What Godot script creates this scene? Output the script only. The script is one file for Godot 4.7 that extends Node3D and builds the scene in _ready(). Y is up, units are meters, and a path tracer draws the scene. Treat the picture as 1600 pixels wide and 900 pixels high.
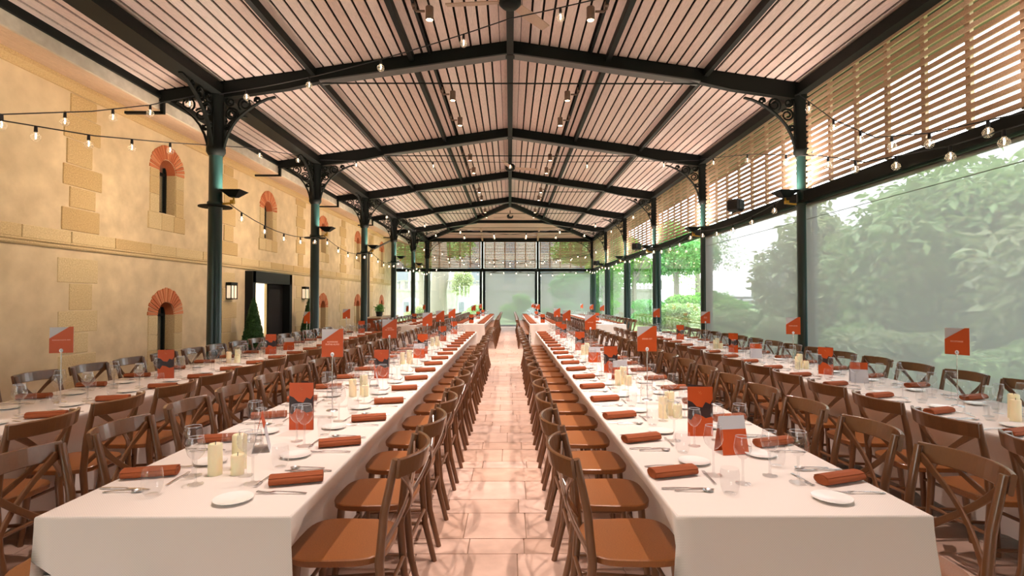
extends Node3D
# A banquet laid in a long cast-iron hall between a stone building and a garden.
# x to the right, y up, the hall runs away from the camera along -z. "d" below is depth in metres along -z.

# ---------------------------------------------------------------- mesh builder
class MB:
	var v := PackedVector3Array()
	var n := PackedVector3Array()
	var uv := PackedVector2Array()
	func tri(a, b, c, na, nb, nc, ua = Vector2.ZERO, ub = Vector2.ZERO, uc = Vector2.ZERO):
		if (b - a).cross(c - a).dot(na + nb + nc) > 0.0:
			v.append(a); v.append(c); v.append(b)
			n.append(na); n.append(nc); n.append(nb)
			uv.append(ua); uv.append(uc); uv.append(ub)
		else:
			v.append(a); v.append(b); v.append(c)
			n.append(na); n.append(nb); n.append(nc)
			uv.append(ua); uv.append(ub); uv.append(uc)
	func flat(a, b, c, out):
		var nn = (b - a).cross(c - a).normalized()
		if nn.dot(out) < 0.0: nn = -nn
		tri(a, b, c, nn, nn, nn)
	func quad(a, b, c, d, out):
		flat(a, b, c, out); flat(a, c, d, out)
	func box(c, s, t = Transform3D.IDENTITY):
		var h = s * 0.5
		var p = []
		for i in 8:
			p.append(t * (c + Vector3(h.x * (1 if i & 1 else -1), h.y * (1 if i & 2 else -1), h.z * (1 if i & 4 else -1))))
		var m = t * c
		for f in [[0, 2, 6, 4], [1, 3, 7, 5], [0, 1, 5, 4], [2, 3, 7, 6], [0, 1, 3, 2], [4, 5, 7, 6]]:
			quad(p[f[0]], p[f[1]], p[f[2]], p[f[3]], (p[f[0]] + p[f[2]]) * 0.5 - m)
	# a box with chamfered edges (44 triangles)
	func cham(c, s, e, t = Transform3D.IDENTITY):
		var h = s * 0.5
		var m = t * c
		var P = func(sx, sy, sz, ax):
			var q = Vector3(sx * (h.x - (0.0 if ax == 0 else e)), sy * (h.y - (0.0 if ax == 1 else e)), sz * (h.z - (0.0 if ax == 2 else e)))
			return t * (c + q)
		for s1 in [-1, 1]:
			quad(P.call(s1, -1, -1, 0), P.call(s1, 1, -1, 0), P.call(s1, 1, 1, 0), P.call(s1, -1, 1, 0), P.call(s1, 0, 0, 0) - m)
			quad(P.call(-1, s1, -1, 1), P.call(1, s1, -1, 1), P.call(1, s1, 1, 1), P.call(-1, s1, 1, 1), P.call(0, s1, 0, 1) - m)
			quad(P.call(-1, -1, s1, 2), P.call(1, -1, s1, 2), P.call(1, 1, s1, 2), P.call(-1, 1, s1, 2), P.call(0, 0, s1, 2) - m)
			for s2 in [-1, 1]:
				quad(P.call(s1, s2, -1, 0), P.call(s1, s2, 1, 0), P.call(s1, s2, 1, 1), P.call(s1, s2, -1, 1), P.call(s1, s2, 0, 0) - m)
				quad(P.call(s1, -1, s2, 0), P.call(s1, 1, s2, 0), P.call(s1, 1, s2, 2), P.call(s1, -1, s2, 2), P.call(s1, 0, s2, 0) - m)
				quad(P.call(-1, s1, s2, 1), P.call(1, s1, s2, 1), P.call(1, s1, s2, 2), P.call(-1, s1, s2, 2), P.call(0, s1, s2, 1) - m)
				for s3 in [-1, 1]:
					flat(P.call(s1, s2, s3, 0), P.call(s1, s2, s3, 1), P.call(s1, s2, s3, 2), P.call(s1, s2, s3, 0) - m)
	func frame_at(pts, i):
		var d = (pts[min(i + 1, pts.size() - 1)] - pts[max(i - 1, 0)]).normalized()
		var up = Vector3.UP if absf(d.y) < 0.95 else Vector3.BACK
		var x = up.cross(d).normalized()
		return [x, d.cross(x).normalized(), d]
	# round bar through points; r a number or one radius per point; sx, sy squash
	func tube(pts, r, sides = 8, caps = true, sx = 1.0, sy = 1.0):
		var rings = []
		for i in pts.size():
			var f = frame_at(pts, i)
			var rr = r[i] if r is Array else r
			var ring = []
			for k in sides + 1:
				var a = TAU * k / sides
				var o = f[0] * cos(a) * sx + f[1] * sin(a) * sy
				ring.append([pts[i] + o * rr, (f[0] * cos(a) / sx + f[1] * sin(a) / sy).normalized()])
			rings.append(ring)
		for i in pts.size() - 1:
			for k in sides:
				var a = rings[i][k]; var b = rings[i][k + 1]; var c = rings[i + 1][k + 1]; var d = rings[i + 1][k]
				tri(a[0], b[0], c[0], a[1], b[1], c[1]); tri(a[0], c[0], d[0], a[1], c[1], d[1])
		if caps:
			for e in [0, pts.size() - 1]:
				var out = pts[e] - pts[1 if e == 0 else e - 1]
				for k in sides:
					flat(pts[e], rings[e][k][0], rings[e][k + 1][0], out)
	# flat strap swept along points: w across (in direction of side), th thick
	func strap(pts, w, th, wide):
		var ring = []
		for i in pts.size():
			var d = (pts[min(i + 1, pts.size() - 1)] - pts[max(i - 1, 0)]).normalized()
			var s = (wide - d * wide.dot(d)).normalized()
			var t = d.cross(s).normalized()
			var ww = w[i] if w is Array else w
			var e = minf(th * 0.3, 0.004)
			var q = []
			for o in [[-1, -1, 0, 1], [-1, 1, 0, -1], [-1, 1, 1, 0], [1, 1, -1, 0], [1, 1, 0, -1], [1, -1, 0, 1], [1, -1, -1, 0], [-1, -1, 1, 0]]:
				q.append(pts[i] + s * (o[0] * ww * 0.5 + o[2] * e) + t * (o[1] * th * 0.5 + o[3] * e))
			ring.append(q)
		for i in pts.size() - 1:
			for k in 8:
				var k2 = (k + 1) % 8
				quad(ring[i][k], ring[i][k2], ring[i + 1][k2], ring[i + 1][k], (ring[i][k] + ring[i + 1][k2]) * 0.5 - (pts[i] + pts[i + 1]) * 0.5)
		for e in [0, pts.size() - 1]:
			for k in range(1, 7):
				flat(ring[e][0], ring[e][k], ring[e][k + 1], pts[e] - pts[1 if e == 0 else e - 1])
	# surface of revolution round y; profile of Vector2(r, y)
	func lathe(prof, seg = 16, t = Transform3D.IDENTITY, sharp = false):
		var nr = []
		for i in prof.size() - 1:
			var d = prof[i + 1] - prof[i]
			nr.append(Vector2(d.y, -d.x).normalized())
		for i in prof.size() - 1:
			var n0 = nr[i]; var n1 = nr[i]
			if not sharp:
				if i > 0 and nr[i].dot(nr[i - 1]) > 0.5: n0 = (nr[i] + nr[i - 1]).normalized()
				if i < nr.size() - 1 and nr[i].dot(nr[i + 1]) > 0.5: n1 = (nr[i] + nr[i + 1]).normalized()
			for k in seg:
				var a = TAU * k / seg; var b = TAU * (k + 1) / seg
				var P = func(p, q): return t * Vector3(p.x * cos(q), p.y, p.x * sin(q))
				var N = func(p, q): return t.basis * Vector3(p.x * cos(q), p.y, p.x * sin(q))
				var A = P.call(prof[i], a); var B = P.call(prof[i], b); var C = P.call(prof[i + 1], b); var D = P.call(prof[i + 1], a)
				if prof[i].x > 1e-5: tri(A, B, C, N.call(n0, a), N.call(n0, b), N.call(n1, b))
				if prof[i + 1].x > 1e-5: tri(A, C, D, N.call(n0, a), N.call(n1, b), N.call(n1, a))
	# polygon in xy pushed along z from z0 to z1
	func prism(poly, z0, z1, t = Transform3D.IDENTITY):
		var idx = Geometry2D.triangulate_polygon(PackedVector2Array(poly))
		for z in [z0, z1]:
			var out = t.basis * Vector3(0, 0, 1 if z == maxf(z0, z1) else -1)
			for i in range(0, idx.size(), 3):
				var q = []
				for j in 3: q.append(t * Vector3(poly[idx[i + j]].x, poly[idx[i + j]].y, z))
				flat(q[0], q[1], q[2], out)
		var ccw = not Geometry2D.is_polygon_clockwise(PackedVector2Array(poly))
		for i in poly.size():
			var a = poly[i]; var b = poly[(i + 1) % poly.size()]
			var d = b - a
			var o = t.basis * (Vector3(d.y, -d.x, 0) * (1.0 if ccw else -1.0))
			quad(t * Vector3(a.x, a.y, z0), t * Vector3(b.x, b.y, z0), t * Vector3(b.x, b.y, z1), t * Vector3(a.x, a.y, z1), o)
	# grid of points with smooth normals, pts[row][col]
	func sheet(pts, out_from):
		var R = pts.size(); var C = pts[0].size()
		var nn = []
		for i in R:
			var row = []
			for j in C:
				var du = pts[i][min(j + 1, C - 1)] - pts[i][max(j - 1, 0)]
				var dv = pts[min(i + 1, R - 1)][j] - pts[max(i - 1, 0)][j]
				var q = du.cross(dv).normalized()
				if q.dot(pts[i][j] - out_from.call(pts[i][j])) < 0.0: q = -q
				row.append(q)
			nn.append(row)
		for i in R - 1:
			for j in C - 1:
				tri(pts[i][j], pts[i][j + 1], pts[i + 1][j + 1], nn[i][j], nn[i][j + 1], nn[i + 1][j + 1])
				tri(pts[i][j], pts[i + 1][j + 1], pts[i + 1][j], nn[i][j], nn[i + 1][j + 1], nn[i + 1][j])
	func mesh():
		var a = []
		a.resize(Mesh.ARRAY_MAX)
		a[Mesh.ARRAY_VERTEX] = v; a[Mesh.ARRAY_NORMAL] = n; a[Mesh.ARRAY_TEX_UV] = uv
		var m = ArrayMesh.new()
		m.add_surface_from_arrays(Mesh.PRIMITIVE_TRIANGLES, a)
		return m

# ---------------------------------------------------------------- scene helpers
var M := {}
var used := {}
var rng := RandomNumberGenerator.new()
var cam: Camera3D
const F := 830.0
const EYE := 1.52
const BAY := 4.14
const WORDS := ["first", "second", "third", "fourth", "fifth", "sixth", "seventh", "eighth", "ninth", "tenth", "eleventh", "twelfth", "thirteenth", "fourteenth", "fifteenth", "sixteenth", "seventeenth", "eighteenth", "nineteenth", "twentieth"]

func P(x, h, d): return Vector3(x, h, -d)
func D(k): return 8.1 + (k - 1) * BAY
func roof_h(x): return 5.47 - 0.145 * absf(x)
func seen(x, h, d, margin = 40.0):
	if d < 0.3: return false
	var px = 797.0 + F * x / d; var py = 467.0 - F * (h - EYE) / d
	return px > -margin and px < 1600.0 + margin and py > -margin and py < 900.0 + margin
func numbered(called):
	var k = used.get(called, 0)
	used[called] = k + 1
	return called if k == 0 else "%s_%03d" % [called, k]
func tag(o, label = "", category = "", group = "", kind = ""):
	if label: o.set_meta("label", label)
	if category: o.set_meta("category", category)
	if group: o.set_meta("group", group)
	if kind: o.set_meta("kind", kind)
	return o
func thing(called, at, label, category, group = "", turn = 0.0):
	var o = Node3D.new()
	o.name = numbered(called); add_child(o); o.position = at; o.rotation.y = turn
	return tag(o, label, category, group)
func setting(called):
	var o = Node3D.new()
	o.name = called; add_child(o)
	return tag(o, "", "", "", "structure")
func part(called, mesh, mat, parent, at = null):
	var o = MeshInstance3D.new()
	o.name = called; o.mesh = mesh; o.material_override = mat
	if at is Transform3D: o.transform = at
	elif at is Vector3: o.position = at
	parent.add_child(o, true)
	return o
func solo(called, mesh, mat, at, label, category, group = ""):
	var o = MeshInstance3D.new()
	o.name = numbered(called); o.mesh = mesh; o.material_override = mat
	if at is Transform3D: o.transform = at
	else: o.position = at
	add_child(o)
	return tag(o, label, category, group)
func copy(src, at, turn, label, group = ""):
	var c = src.duplicate()
	c.name = numbered(src.get_meta("base_name")); add_child(c)
	c.position = at; c.rotation.y = turn
	c.set_meta("label", label)
	if group: c.set_meta("group", group)
	return c
func unit_box(called, mat, parent, c, s, basis = Basis.IDENTITY):
	return part(called, M.unit, mat, parent, Transform3D(basis.scaled_local(s), c))

func noise_tex(seed_, freq, lo, hi, w = 512, h = 512, octaves = 4, kind = FastNoiseLite.TYPE_SIMPLEX_SMOOTH, stretch = 1.0):
	var fn = FastNoiseLite.new()
	fn.seed = seed_; fn.frequency = freq; fn.fractal_octaves = octaves; fn.noise_type = kind
	var im = Image.create(w, h, false, Image.FORMAT_RGB8)
	for y in h:
		for x in w:
			var fx = float(x) / w; var fy = float(y) / h
			# blend copies so that the picture repeats without a seam
			var X = float(x); var Y = float(y) * stretch
			var a = fn.get_noise_2d(X, Y); var b = fn.get_noise_2d(X - w, Y)
			var c = fn.get_noise_2d(X, Y - h * stretch); var d = fn.get_noise_2d(X - w, Y - h * stretch)
			var t = clampf(lerpf(lerpf(a, b, fx), lerpf(c, d, fx), fy) * 0.9 + 0.5, 0, 1)
			im.set_pixel(x, y, lo.lerp(hi, t))
	im.generate_mipmaps()
	return ImageTexture.create_from_image(im)
func mat(called, color, rough = 0.6, metal = 0.0):
	var m = StandardMaterial3D.new()
	m.resource_name = called; m.albedo_color = color; m.roughness = rough; m.metallic = metal
	M[called] = m
	return m
func textured(m, tex, scale, world = true):
	m.albedo_texture = tex; m.uv1_triplanar = true; m.uv1_world_triplanar = world
	m.uv1_scale = scale if scale is Vector3 else Vector3.ONE * scale
	return m
func relief(m, tex, cm):
	m.heightmap_enabled = true; m.heightmap_texture = tex; m.heightmap_scale = cm
	return m
func c255(r, g, b): return Color(r / 255.0, g / 255.0, b / 255.0)

func _ready():
	rng.seed = 7
	view_and_light()
	materials()
	floor_and_walls()
	roof()
	columns_and_trusses()
	glazing()
	garden()
	lamps()
	entrance()
	furniture()
	print("nodes ", get_child_count())

# ---------------------------------------------------------------- camera, sky, exposure
func view_and_light():
	cam = Camera3D.new()
	cam.name = "camera"; add_child(cam)
	cam.fov = 2.0 * rad_to_deg(atan(450.0 / F)); cam.near = 0.05; cam.far = 400.0
	cam.position = Vector3(0, EYE, 0)
	cam.rotation = Vector3(atan(17.0 / F), -atan(3.0 / F), 0)
	cam.current = true
	var e = Environment.new()
	var sky = Sky.new()
	var sm = ProceduralSkyMaterial.new()
	sm.sky_top_color = Color(0.90, 0.94, 0.98); sm.sky_horizon_color = Color(0.96, 0.98, 0.98)
	sm.sky_curve = 0.3; sm.sky_energy_multiplier = 2.2
	sm.ground_bottom_color = Color(0.30, 0.33, 0.28); sm.ground_horizon_color = Color(0.60, 0.64, 0.60)
	sky.sky_material = sm
	e.background_mode = Environment.BG_SKY; e.sky = sky
	e.tonemap_mode = Environment.TONE_MAPPER_LINEAR
	e.tonemap_exposure = 1.44
	e.sdfgi_enabled = true; e.ssao_enabled = true; e.ssil_enabled = true
	var w = WorldEnvironment.new()
	w.name = "surroundings"; w.environment = e; add_child(w)

# ---------------------------------------------------------------- materials
func materials():
	M.unit = BoxMesh.new()
	var grain = noise_tex(3, 0.02, Color(0.80, 0.80, 0.80), Color(1, 1, 1), 512, 512, 5, FastNoiseLite.TYPE_SIMPLEX_SMOOTH, 8.0)
	var cloudy = noise_tex(5, 0.012, Color(0.86, 0.85, 0.84), Color(1, 1, 1), 512, 512, 5)
	var speck = noise_tex(9, 0.08, Color(0.84, 0.82, 0.79), Color(1, 1, 1), 512, 512, 4)
	var weave = Image.create(64, 64, false, Image.FORMAT_RGB8)
	for y in 64:
		for x in 64:
			var t = 0.94 + 0.06 * (0.5 + 0.5 * sin(x * TAU / 8.0) * sin(y * TAU / 8.0))
			weave.set_pixel(x, y, Color(t, t, t))
	var weave_tex = ImageTexture.create_from_image(weave)
	var turned = grain.get_image()
	turned.clear_mipmaps(); turned.rotate_90(CLOCKWISE)
	var grain_z = ImageTexture.create_from_image(turned)
	M.tex = {"grain": grain, "cloudy": cloudy, "speck": speck, "weave": weave_tex}
	for i in 4:
		var c = [c255(240, 221, 214), c255(235, 213, 205), c255(243, 226, 220), c255(232, 209, 201)][i]
		textured(mat("slat_%d" % i, c, 0.55), grain_z, Vector3(1.6, 1.0, 0.5))
	textured(mat("hip_board", c255(226, 194, 178), 0.6), grain, Vector3(0.8, 3.0, 0.8))
	textured(mat("eave_board", c255(122, 108, 88), 0.8), grain_z, Vector3(1.6, 1.0, 0.5))
	mat("deck", c255(15, 13, 13), 0.95)
	mat("iron", c255(22, 26, 25), 0.55).metallic_specular = 0.3
	mat("iron_green", c255(20, 46, 44), 0.34)
	mat("steel_grey", c255(84, 84, 84), 0.45)
	for i in 3:
		textured(mat("lattice_%d" % i, [c255(206, 172, 144), c255(196, 160, 132), c255(216, 184, 158)][i], 0.6), grain, Vector3(0.8, 4.0, 0.8))
	relief(textured(mat("render_wall", c255(226, 208, 174), 0.92), cloudy, 0.35), speck, 0.35)
	for i in 4:
		relief(textured(mat("stone_%d" % i, [c255(212, 188, 142), c255(219, 199, 156), c255(205, 180, 132), c255(224, 206, 165)][i], 0.9), speck, 0.9), speck, 0.5)
	for i in 3:
		textured(mat("brick_%d" % i, [c255(214, 132, 90), c255(204, 118, 78), c255(222, 148, 108)][i], 0.85), speck, 1.4)
	textured(mat("soffit", c255(226, 200, 176), 0.7), grain, Vector3(0.7, 2.0, 0.7))
	textured(mat("fascia", c255(214, 208, 196), 0.7), cloudy, 0.7)
	for i in 4:
		var m = textured(mat("tile_%d" % i, [c255(222, 190, 171), c255(216, 182, 161), c255(226, 196, 179), c255(218, 186, 167)][i], 0.42), cloudy, 0.6)
		relief(m, speck, 0.05)
	mat("joint", c255(160, 132, 112), 0.9)
	mat("plain_wall", c255(210, 200, 185), 0.9)
	textured(mat("cloth", c255(235, 226, 218), 0.85), weave_tex, 14.0)
	M.cloth.rim_enabled = true; M.cloth.rim = 0.25
	for i in 2:
		var w = textured(mat("seat_wood_%d" % i, [c255(164, 101, 50), c255(156, 94, 46)][i], 0.36), grain, Vector3(2, 2, 10), false)
		w.clearcoat_enabled = true; w.clearcoat = 0.35; w.clearcoat_roughness = 0.25
	var w2 = textured(mat("bent_wood", c255(126, 82, 48), 0.34), grain, Vector3(9, 2, 9), false)
	w2.clearcoat_enabled = true; w2.clearcoat = 0.6; w2.clearcoat_roughness = 0.16
	textured(mat("napkin", c255(152, 74, 28), 0.75), weave_tex, 22.0, false)
	mat("orange_print", c255(194, 76, 8), 0.5)
	mat("dark_print", c255(44, 24, 24), 0.5)
	mat("white_card", c255(232, 234, 240), 0.5)
	mat("grey_card", c255(196, 196, 202), 0.5)
	mat("pale_print", c255(240, 190, 170), 0.5)
	mat("gold_print", c255(205, 150, 90), 0.5)
	mat("logo_grey", c255(90, 90, 110), 0.5)
	mat("chrome", c255(226, 226, 228), 0.27, 1.0)
	mat("porcelain", c255(242, 240, 236), 0.12)
	var cd = mat("candle", c255(240, 228, 190), 0.5)
	cd.subsurf_scatter_enabled = true; cd.subsurf_scatter_strength = 0.3
	mat("wick", c255(40, 34, 30), 0.9)
	var g = mat("glass", Color(0.42, 0.43, 0.45, 0.07), 0.03)
	g.transparency = BaseMaterial3D.TRANSPARENCY_ALPHA
	var rg = mat("rim_glass", Color(0.9, 0.92, 0.95, 0.45), 0.05)
	rg.transparency = BaseMaterial3D.TRANSPARENCY_ALPHA
	var pane = mat("pane", Color(0.9, 1.0, 0.97, 0.04), 0.01)
	pane.transparency = BaseMaterial3D.TRANSPARENCY_ALPHA
	var bulb = mat("bulb_glass", Color(1.0, 0.97, 0.93, 0.13), 0.03)
	bulb.transparency = BaseMaterial3D.TRANSPARENCY_ALPHA
	var sh = mat("shade_fabric", Color(0.54, 0.54, 0.53, 0.81), 0.8)
	sh.transparency = BaseMaterial3D.TRANSPARENCY_ALPHA
	sh.backlight_enabled = true; sh.backlight = Color(0.46, 0.46, 0.455)
	mat("shade_hem", c255(120, 120, 116), 0.8)
	mat("socket", c255(24, 26, 34), 0.5)
	glow("filament", Color(1.0, 0.88, 0.72), 14.0)
	glow("spot_lens", Color(1.0, 0.86, 0.66), 14.0)
	glow("flood_lens", Color(1.0, 0.86, 0.68), 4.0)
	glow("lantern_glow", Color(1.0, 0.93, 0.80), 0.4)
	glow("room_lamp_glow", Color(1.0, 0.92, 0.82), 4.0)
	mat("spot_body", c255(120, 96, 84), 0.45)
	mat("yellow_paint", c255(196, 150, 40), 0.5)
	textured(mat("fan_blade", c255(206, 176, 158), 0.5), grain, Vector3(3, 3, 3), false)
	mat("terracotta", c255(170, 84, 48), 0.8)
	textured(mat("lawn", c255(150, 182, 112), 0.95), speck, 0.4)
	textured(mat("bark", c255(150, 140, 126), 0.95), grain, Vector3(1.0, 0.4, 1.0))
	textured(mat("pale_stone", c255(172, 168, 160), 0.9), cloudy, 0.3)
	textured(mat("house_wall", c255(172, 168, 162), 0.9), cloudy, 0.2)
	mat("niche_blue", c255(214, 232, 234), 0.8)
	mat("slate", c255(120, 124, 130), 0.8)
	mat("white_paint", c255(240, 240, 236), 0.6)
	mat("black_pot", c255(26, 26, 28), 0.5)
	for i in 5:
		var lm = mat("leaf_%d" % i, [c255(150, 206, 98), c255(188, 214, 156), c255(126, 190, 112), c255(52, 94, 40), c255(206, 214, 176)][i], 0.6)
		lm.vertex_color_use_as_albedo = true
		lm.backlight_enabled = true; lm.backlight = [Color(0.6, 0.8, 0.35), Color(0.6, 0.7, 0.45), Color(0.45, 0.7, 0.4), Color(0.12, 0.2, 0.08), Color(0.7, 0.75, 0.55)][i]
		lm.cull_mode = BaseMaterial3D.CULL_DISABLED
func glow(called, color, energy):
	var m = mat(called, color, 0.4)
	m.emission_enabled = true; m.emission = color; m.emission_energy_multiplier = energy
	return m

# ---------------------------------------------------------------- floor, stone wall, plain closing walls
const WALL_X := -6.4
const BACK := -4.6      # the hall closes here behind the camera
const END := 28.8

func floor_and_walls():
	# floor: limestone flags laid in courses across the hall
	var fl = setting("floor")
	unit_box("bed", M.joint, fl, P(-1.0, -0.06, (BACK + 30.0) / 2), Vector3(12.0, 0.1, 30.0 - BACK))
	var rest = MB.new()
	var d = BACK
	var r = RandomNumberGenerator.new()
	r.seed = 21
	var count = 0
	var row = 0
	while d < END - 0.02:
		var dep = minf([0.40, 0.26, 0.40, 0.34, 0.20][row % 5], END - d)
		var x = -6.4 - r.randf() * 0.4
		while x < 4.6:
			var w = [0.40, 0.60, 0.52, 0.34][r.randi() % 4]
			var x0 = maxf(x, -6.4); var x1 = minf(x + w, 4.6)
			x += w
			if x1 - x0 < 0.06: continue
			var lift = r.randf() * 0.001
			var c = P((x0 + x1) / 2, -0.008 + lift, d + dep / 2); var s = Vector3(x1 - x0 - 0.007, 0.016, dep - 0.007)
			if x1 > -1.5 and x0 < 1.3 and d > 1.2 and d < 15.0 and count < 300:
				unit_box("tile", M["tile_%d" % (r.randi() % 4)], fl, c, s)
				count += 1
			else:
				rest.box(c, s)
		d += dep; row += 1
	tag(part("flagstones", rest.mesh(), M.tile_0, fl), "", "", "", "stuff")

	# stone building wall with its openings
	var wall = setting("wall_left")
	var csg = CSGCombiner3D.new()
	csg.name = "masonry"; wall.add_child(csg)
	var body = CSGBox3D.new()
	body.name = "body"; body.size = Vector3(0.6, 5.2, 30.0 - BACK); body.position = P(WALL_X - 0.3, 2.55, (BACK + 30.0) / 2)
	body.material = M.render_wall; csg.add_child(body)
	var cut = func(x0, h0, h1, d0, d1, arch):
		var b = CSGBox3D.new()
		b.name = "opening"; b.operation = CSGShape3D.OPERATION_SUBTRACTION
		b.size = Vector3(2.0, h1 - h0, d1 - d0); b.position = P(x0 - 1.0 + 0.05, (h0 + h1) / 2, (d0 + d1) / 2)
		b.position.x = WALL_X; b.material = M.stone_1; csg.add_child(b, true)
		if arch:
			var c = CSGCylinder3D.new()
			c.name = "arch"; c.operation = CSGShape3D.OPERATION_SUBTRACTION
			c.radius = (d1 - d0) / 2; c.height = 2.0; c.sides = 28; c.material = M.brick_1
			c.position = P(WALL_X, h1, (d0 + d1) / 2); c.rotation.z = PI / 2; csg.add_child(c, true)
	var wi = 1
	for i in 5:
		var dc = 9.9 + i * BAY
		cut.call(WALL_X, 3.10, 3.87, dc - 0.235, dc + 0.235, true)
		arched_window(wi, dc, 3.87, 3.10, 2.77, true); wi += 1
		if i != 1:
			cut.call(WALL_X, 0.0, 1.22, dc - 0.24, dc + 0.24, true)
			arched_window(wi, dc, 1.22, 0.0, 0.0, false); wi += 1
	cut.call(WALL_X, -0.1, 2.2, 12.85, 15.15, false)
	# string course: a band of blocks over a thin moulding
	var q = RandomNumberGenerator.new()
	q.seed = 4
	d = 5.2
	while d < 29.0:
		var len = q.randf_range(0.55, 0.95)
		if not (d + len > 12.0 and d < 12.0):
			pass
		var blk = MB.new()
		blk.cham(Vector3.ZERO, Vector3(0.05 + q.randf() * 0.012, 0.17, len - 0.012), 0.008)
		part("course_stone", blk.mesh(), M["stone_%d" % (q.randi() % 4)], wall, P(WALL_X, 2.415, d + len / 2))
		d += len
	var mould = MB.new()
	mould.prism([Vector2(0, 0.0), Vector2(0.035, 0.0), Vector2(0.05, 0.02), Vector2(0.05, 0.045), Vector2(0.075, 0.06), Vector2(0.075, 0.085), Vector2(0, 0.085)], 0.0, 24.0, Transform3D(Basis(Vector3(1, 0, 0), Vector3(0, 1, 0), Vector3(0, 0, -1)), P(WALL_X, 2.24, 5.2)))
	part("moulding", mould.mesh(), M.stone_1, wall)
	var corn = MB.new()
	corn.prism([Vector2(0, 0.0), Vector2(0.03, 0.0), Vector2(0.05, 0.05), Vector2(0.09, 0.08), Vector2(0.09, 0.14), Vector2(0, 0.14)], 0.0, 26.0, Transform3D(Basis(Vector3(1, 0, 0), Vector3(0, 1, 0), Vector3(0, 0, -1)), P(WALL_X, 4.54, 3.4)))
	part("cornice", corn.mesh(), M.stone_0, wall)
	# pilaster strips of long and short stones
	for i in 5:
		var dc = 7.9 + i * BAY
		var h = 0.0; var k = 0
		while h < 4.5:
			var hh = q.randf_range(0.30, 0.42)
			var wide = (0.72 if k % 2 else 0.44) + q.randf_range(-0.05, 0.05)
			var hi = minf(h + hh, 4.53)
			for gap in [[2.22, 2.52]]:
				if h < gap[0] and hi > gap[0]: hi = gap[0]
			if h >= 2.2 and h < 2.5:
				h = 2.51; continue
			if hi - h > 0.1:
				var st = MB.new()
				var low = h < 2.2
				st.cham(Vector3.ZERO, Vector3((0.012 if low else 0.03) + q.randf() * 0.01, hi - h - 0.015, wide), 0.008)
				part("quoin_stone", st.mesh(), M["stone_%d" % ((q.randi() % 2) * 2 + (1 if low else 0))], wall, P(WALL_X, (h + hi) / 2, dc + q.randf_range(-0.05, 0.05)))
			h = hi; k += 1
	# eaves of the stone building: sloping boarded soffit, pale fascia
	var ev = setting("trim_1")
	for i in 5:
		var t0 = i / 5.0; var t1 = (i + 1) / 5.0
		var bd = MB.new()
		var A = Vector2(lerpf(-5.40, -6.45, t0), lerpf(4.42, 4.72, t0)); var B = Vector2(lerpf(-5.40, -6.45, t1) + 0.006, lerpf(4.42, 4.72, t1))
		bd.prism([A, B, B + Vector2(0, 0.03), A + Vector2(0, 0.03)], -29.0, -BACK)
		part("soffit_board", bd.mesh(), M.soffit, ev)
	unit_box("fascia_board", M.fascia, ev, P(-5.37, 4.51, (29.0 + BACK) / 2), Vector3(0.04, 0.19, 29.0 - BACK))
	# closing wall behind the camera
	var back = setting("wall_back")
	unit_box("panel", M.plain_wall, back, P(1.2, 2.6, BACK - 0.15), Vector3(7.8, 5.9, 0.3))
	unit_box("panel", M.plain_wall, back, P(-4.7, 4.3, BACK - 0.15), Vector3(4.0, 2.5, 0.3))
	glass_bay(20, P(-4.55, 0, BACK - 0.15), 0.0, 3.65)
	# downpipe and side counter by the stone wall
	var dp = MB.new()
	dp.tube([P(-6.28, 0.0, 23.6), P(-6.28, 3.55, 23.6), P(-6.22, 3.7, 23.8), P(-5.75, 4.25, 25.2), P(-5.5, 4.38, 25.6)], 0.045, 8)
	solo("downpipe", dp.mesh(), M.steel_grey, Vector3.ZERO, "pale metal downpipe climbing the stone wall to the eaves", "pipe")
	var sb = thing("sideboard", P(-5.82, 0, 24.2), "low terracotta coloured counter against the stone wall at the far end", "sideboard")
	var m1 = MB.new(); m1.cham(Vector3(0, 0.34, 0), Vector3(0.7, 0.68, 3.4), 0.01)
	part("body", m1.mesh(), M.terracotta, sb)
	var m2 = MB.new(); m2.cham(Vector3(0, 0.705, 0), Vector3(0.76, 0.05, 3.5), 0.01)
	part("counter_top", m2.mesh(), M.soffit, sb)
	var pp = thing("potted_plant", P(-5.9, 0.73, 24.0), "small leafy plant in a dark pot on the terracotta counter", "plant")
	var pm = MB.new(); pm.lathe([Vector2(0, 0), Vector2(0.12, 0), Vector2(0.16, 0.22), Vector2(0.13, 0.22), Vector2(0.12, 0.18), Vector2(0, 0.18)], 14)
	part("pot", pm.mesh(), M.black_pot, pp)
	foliage("foliage", pp, Vector3(0, 0.36, 0), Vector3(0.2, 0.2, 0.2), 160, 0.09, M.leaf_2, 77)

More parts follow.
